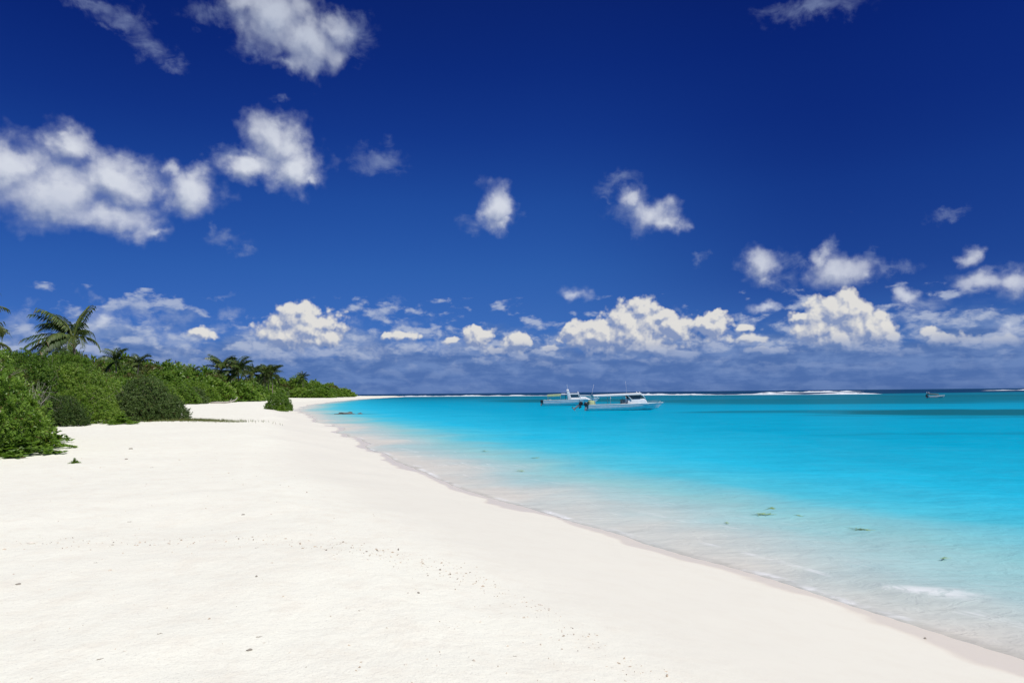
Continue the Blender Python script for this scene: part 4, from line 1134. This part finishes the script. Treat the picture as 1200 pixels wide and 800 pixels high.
bits = [  # x, y, kind, size, rotation, label
    (-12.26, 22.1, 'c', .075, .3, 'dark coral fragment farthest up the sand near the shrubs'), (-10.5, 18.7, 'c', .05, 1.2, 'small coral fragment below the nearest shrub edge'),
    (-8.9, 17.0, 't', .05, .2, 'thin twig on the sand between shrub and open beach'), (-3.9, 10.0, 'c', .028, .6, 'lone coral fragment high on the open sand before the debris line'),
    (-5.2, 9.4, 't', .034, .1, 'twig lying just beyond the faint debris line at left'), (-4.2, 7.0, 't', .022, .4, 'dark twig just on the near side of the debris line'),
    (-2.4, 6.5, 'c', .022, 1.9, 'coral fragment in the middle of the near sand'), (-4.4, 6.2, 'c', .025, .8, 'coral fragment at the left border of the near sand'),
    (-2.5, 4.95, 't', .022, .3, 'twig in the lower left part of the sand'), (-1.8, 4.95, 't', .026, .1, 'longest twig on the sand in front, left of centre'),
    (-2.65, 4.50, 't', .024, .5, 'twig lying nearest the lower left corner of the sand'), (-.85, 6.2, 'c', .02, 2.2, 'coral fragment on the sand right of the debris line'),
    (.0, 4.80, 't', .018, -.4, 'short twig near the edge of the smooth wet slope'), (4.2, 7.2, 'c', .026, .9, 'dark coral fragment alone on the smooth damp slope')]
bits.append((-1.78, 4.72, 'c', .024, .7, 'coral fragment right beside the longest twig in front'))
for x, y, kd, sz, rz, lab in bits:
    me_ = (CH if kd == 'c' else TW)[len(lab) % 3]
    o = link('coral_fragment' if kd == 'c' else 'twig', me_); o.location = (x, y, ground_z(x, y) + sz * (.12 if kd == 'c' else .06)); o.scale = (sz * .8,) * 3; o.rotation_euler = (0, 0, rz)
    tag(o, lab, 'coral' if kd == 'c' else 'twig', 'bits washed up on the sand')
# the fine litter nobody could count, denser along the old tide line
r_ = np.random.default_rng(31)
line = spline([(-6.9, 7.4), (-5.6, 7.9), (-4.6, 8.0), (-3.1, 8.2), (-2.1, 8.0), (-1.43, 7.7), (-1.0, 7.5), (-.35, 6.9), (.25, 6.0), (.6, 5.2), (1.0, 4.3)], 10)
k1, k2 = 700, 750
q = line[r_.integers(0, len(line), k1)] + r_.normal(0, [.16, .20], (k1, 2))
a = np.radians(r_.uniform(-40, 30, k2)); d = 3.6 * np.exp(r_.uniform(0, 1.9, k2)); q2 = np.stack([d * np.sin(a), d * np.cos(a)], 1)
q = np.vstack([q, q2]); z, s__, _ = terrain(q[:, 0], q[:, 1])
ok = (s__ > 4.3) & ~inside(q[:, 0], q[:, 1], VEGPOLY); q = q[ok]; z = z[ok]
sz = np.exp(r_.normal(-5.15, .42, len(q))) * (1 + np.hypot(q[:, 0], q[:, 1]) / 16); rot = r_.uniform(0, 6.28, len(q))
octa = np.array([(1, 0, 0), (0, .45, 0), (-1, 0, 0), (0, -.45, 0), (0, 0, .5), (0, 0, -.3)]); of = np.array([(0, 1, 4, 4), (1, 2, 4, 4), (2, 3, 4, 4), (3, 0, 4, 4), (1, 0, 5, 5), (2, 1, 5, 5), (3, 2, 5, 5), (0, 3, 5, 5)])
V = octa[None] * sz[:, None, None] * r_.uniform(.5, 1.4, (len(q), 6, 1))
V = np.stack([V[..., 0] * np.cos(rot)[:, None] - V[..., 1] * np.sin(rot)[:, None] + q[:, 0:1], V[..., 0] * np.sin(rot)[:, None] + V[..., 1] * np.cos(rot)[:, None] + q[:, 1:2], V[..., 2] + z[:, None] + sz[:, None] * .15], -1)
tri = (of[None, :, :3] + (np.arange(len(q)) * 6)[:, None, None]).reshape(-1, 3)
m, n = new_mat('mixed_beach_litter')
t = n.attr('tone'); finish(m, n, principled(n, n.ramp(t, [(0, (.26, .22, .18)), (.2, (.48, .38, .28)), (.5, (.64, .53, .40)), (.8, (.70, .64, .54)), (1, (.74, .70, .60))]), .9))
me = np_mesh('beach_debris', V.reshape(-1, 3), tri, {'tone': np.repeat(r_.random(len(q)), 6)})
tag(link('beach_debris', me, None, m), 'fine scatter of coral crumbs and plant bits over the sand', 'debris', None, 'stuff')

def weed_mesh(seed):
    r_ = np.random.default_rng(seed); g = Geo()
    for i in range(26):
        a = r_.normal(0, .5) + (math.pi if r_.random() < .5 else 0); L = r_.uniform(.25, 1.0)
        p = np.array([r_.normal(0, .18), r_.normal(0, .12), .02]); k = 6; pts = [p]
        for j in range(k): a += r_.normal(0, .35); pts.append(pts[-1] + np.array([math.cos(a), math.sin(a), r_.normal(0, .035)]) * L / k)
        pts = np.array(pts); pts[:, 2] = np.clip(pts[:, 2], .0, .09)
        tg = np.gradient(pts, axis=0); sd = np.stack([-tg[:, 1], tg[:, 0], tg[:, 0] * 0], 1); sd /= np.linalg.norm(sd, axis=1)[:, None]; wv = (.028 * np.sin(np.linspace(.25, 3.0, k + 1)))[:, None]
        v = np.vstack([pts - sd * wv, pts + sd * wv + [0, 0, .012]]); g.add(v, [(j, j + 1, k + 2 + j, k + 1 + j) for j in range(k)], float(r_.random()))
    me_ = g.mesh('seaweed', True); me_.materials.append(WEED); return me_
WD = [weed_mesh(i) for i in range(4)]
for i, (x, y, sz, lab) in enumerate([(5.2, 14.6, .40, 'green seaweed strand floating in the mint shallows, nearer of a close pair'), (5.7, 15.3, .34, 'green seaweed strand floating in the mint shallows, farther of a close pair'),
                                     (6.5, 12.9, .42, 'largest green seaweed clump afloat right of the close pair'), (6.95, 13.1, .24, 'little seaweed scrap drifting just right of the largest clump'),
                                     (5.9, 14.4, .20, 'faint seaweed scrap between the close pair and the largest clump'), (7.3, 11.4, .24, 'seaweed scrap adrift farthest to the right'),
                                     (4.2, 13.7, .15, 'small dark seaweed scrap in the beige shallows'), (.2, 23.0, .36, 'dark seaweed scrap in the shallows halfway along the shore'),
                                     (.9, 27.5, .4, 'seaweed streak out in the turquoise halfway along the shore'), (-1.3, 31.0, .4, 'farthest seaweed streak off the curving shore'), (6.6, 10.7, .16, 'dark seaweed bit by the little foaming wave')]):
    o = link('seaweed', WD[i % 4]); o.location = (x, y, .012); o.scale = (sz * .7, sz * .7, sz * .4); o.rotation_euler = (0, 0, i * 1.3)
    tag(o, lab, 'seaweed', 'seaweed scraps adrift in the shallows')
for i, (x, y, sz, lab) in enumerate([(-21.9, 91, .75, 'dark rock breaking the surface in the far shallows'), (-20.4, 91.6, .5, 'low dark rock awash to the right of the larger rock'), (-23.0, 90.6, .45, 'small dark rock awash to the left of the larger rock')]):
    o = link('reef_rock', chip_mesh('reef_rock', 200 + i, ROCK, 3)); o.location = (x, y, -.02 if i else .05); o.scale = (sz * 1.3, sz, sz * .7); o.rotation_euler = (0, 0, i * 2.0)
    tag(o, lab, 'rock', 'rocks awash in the shallows')
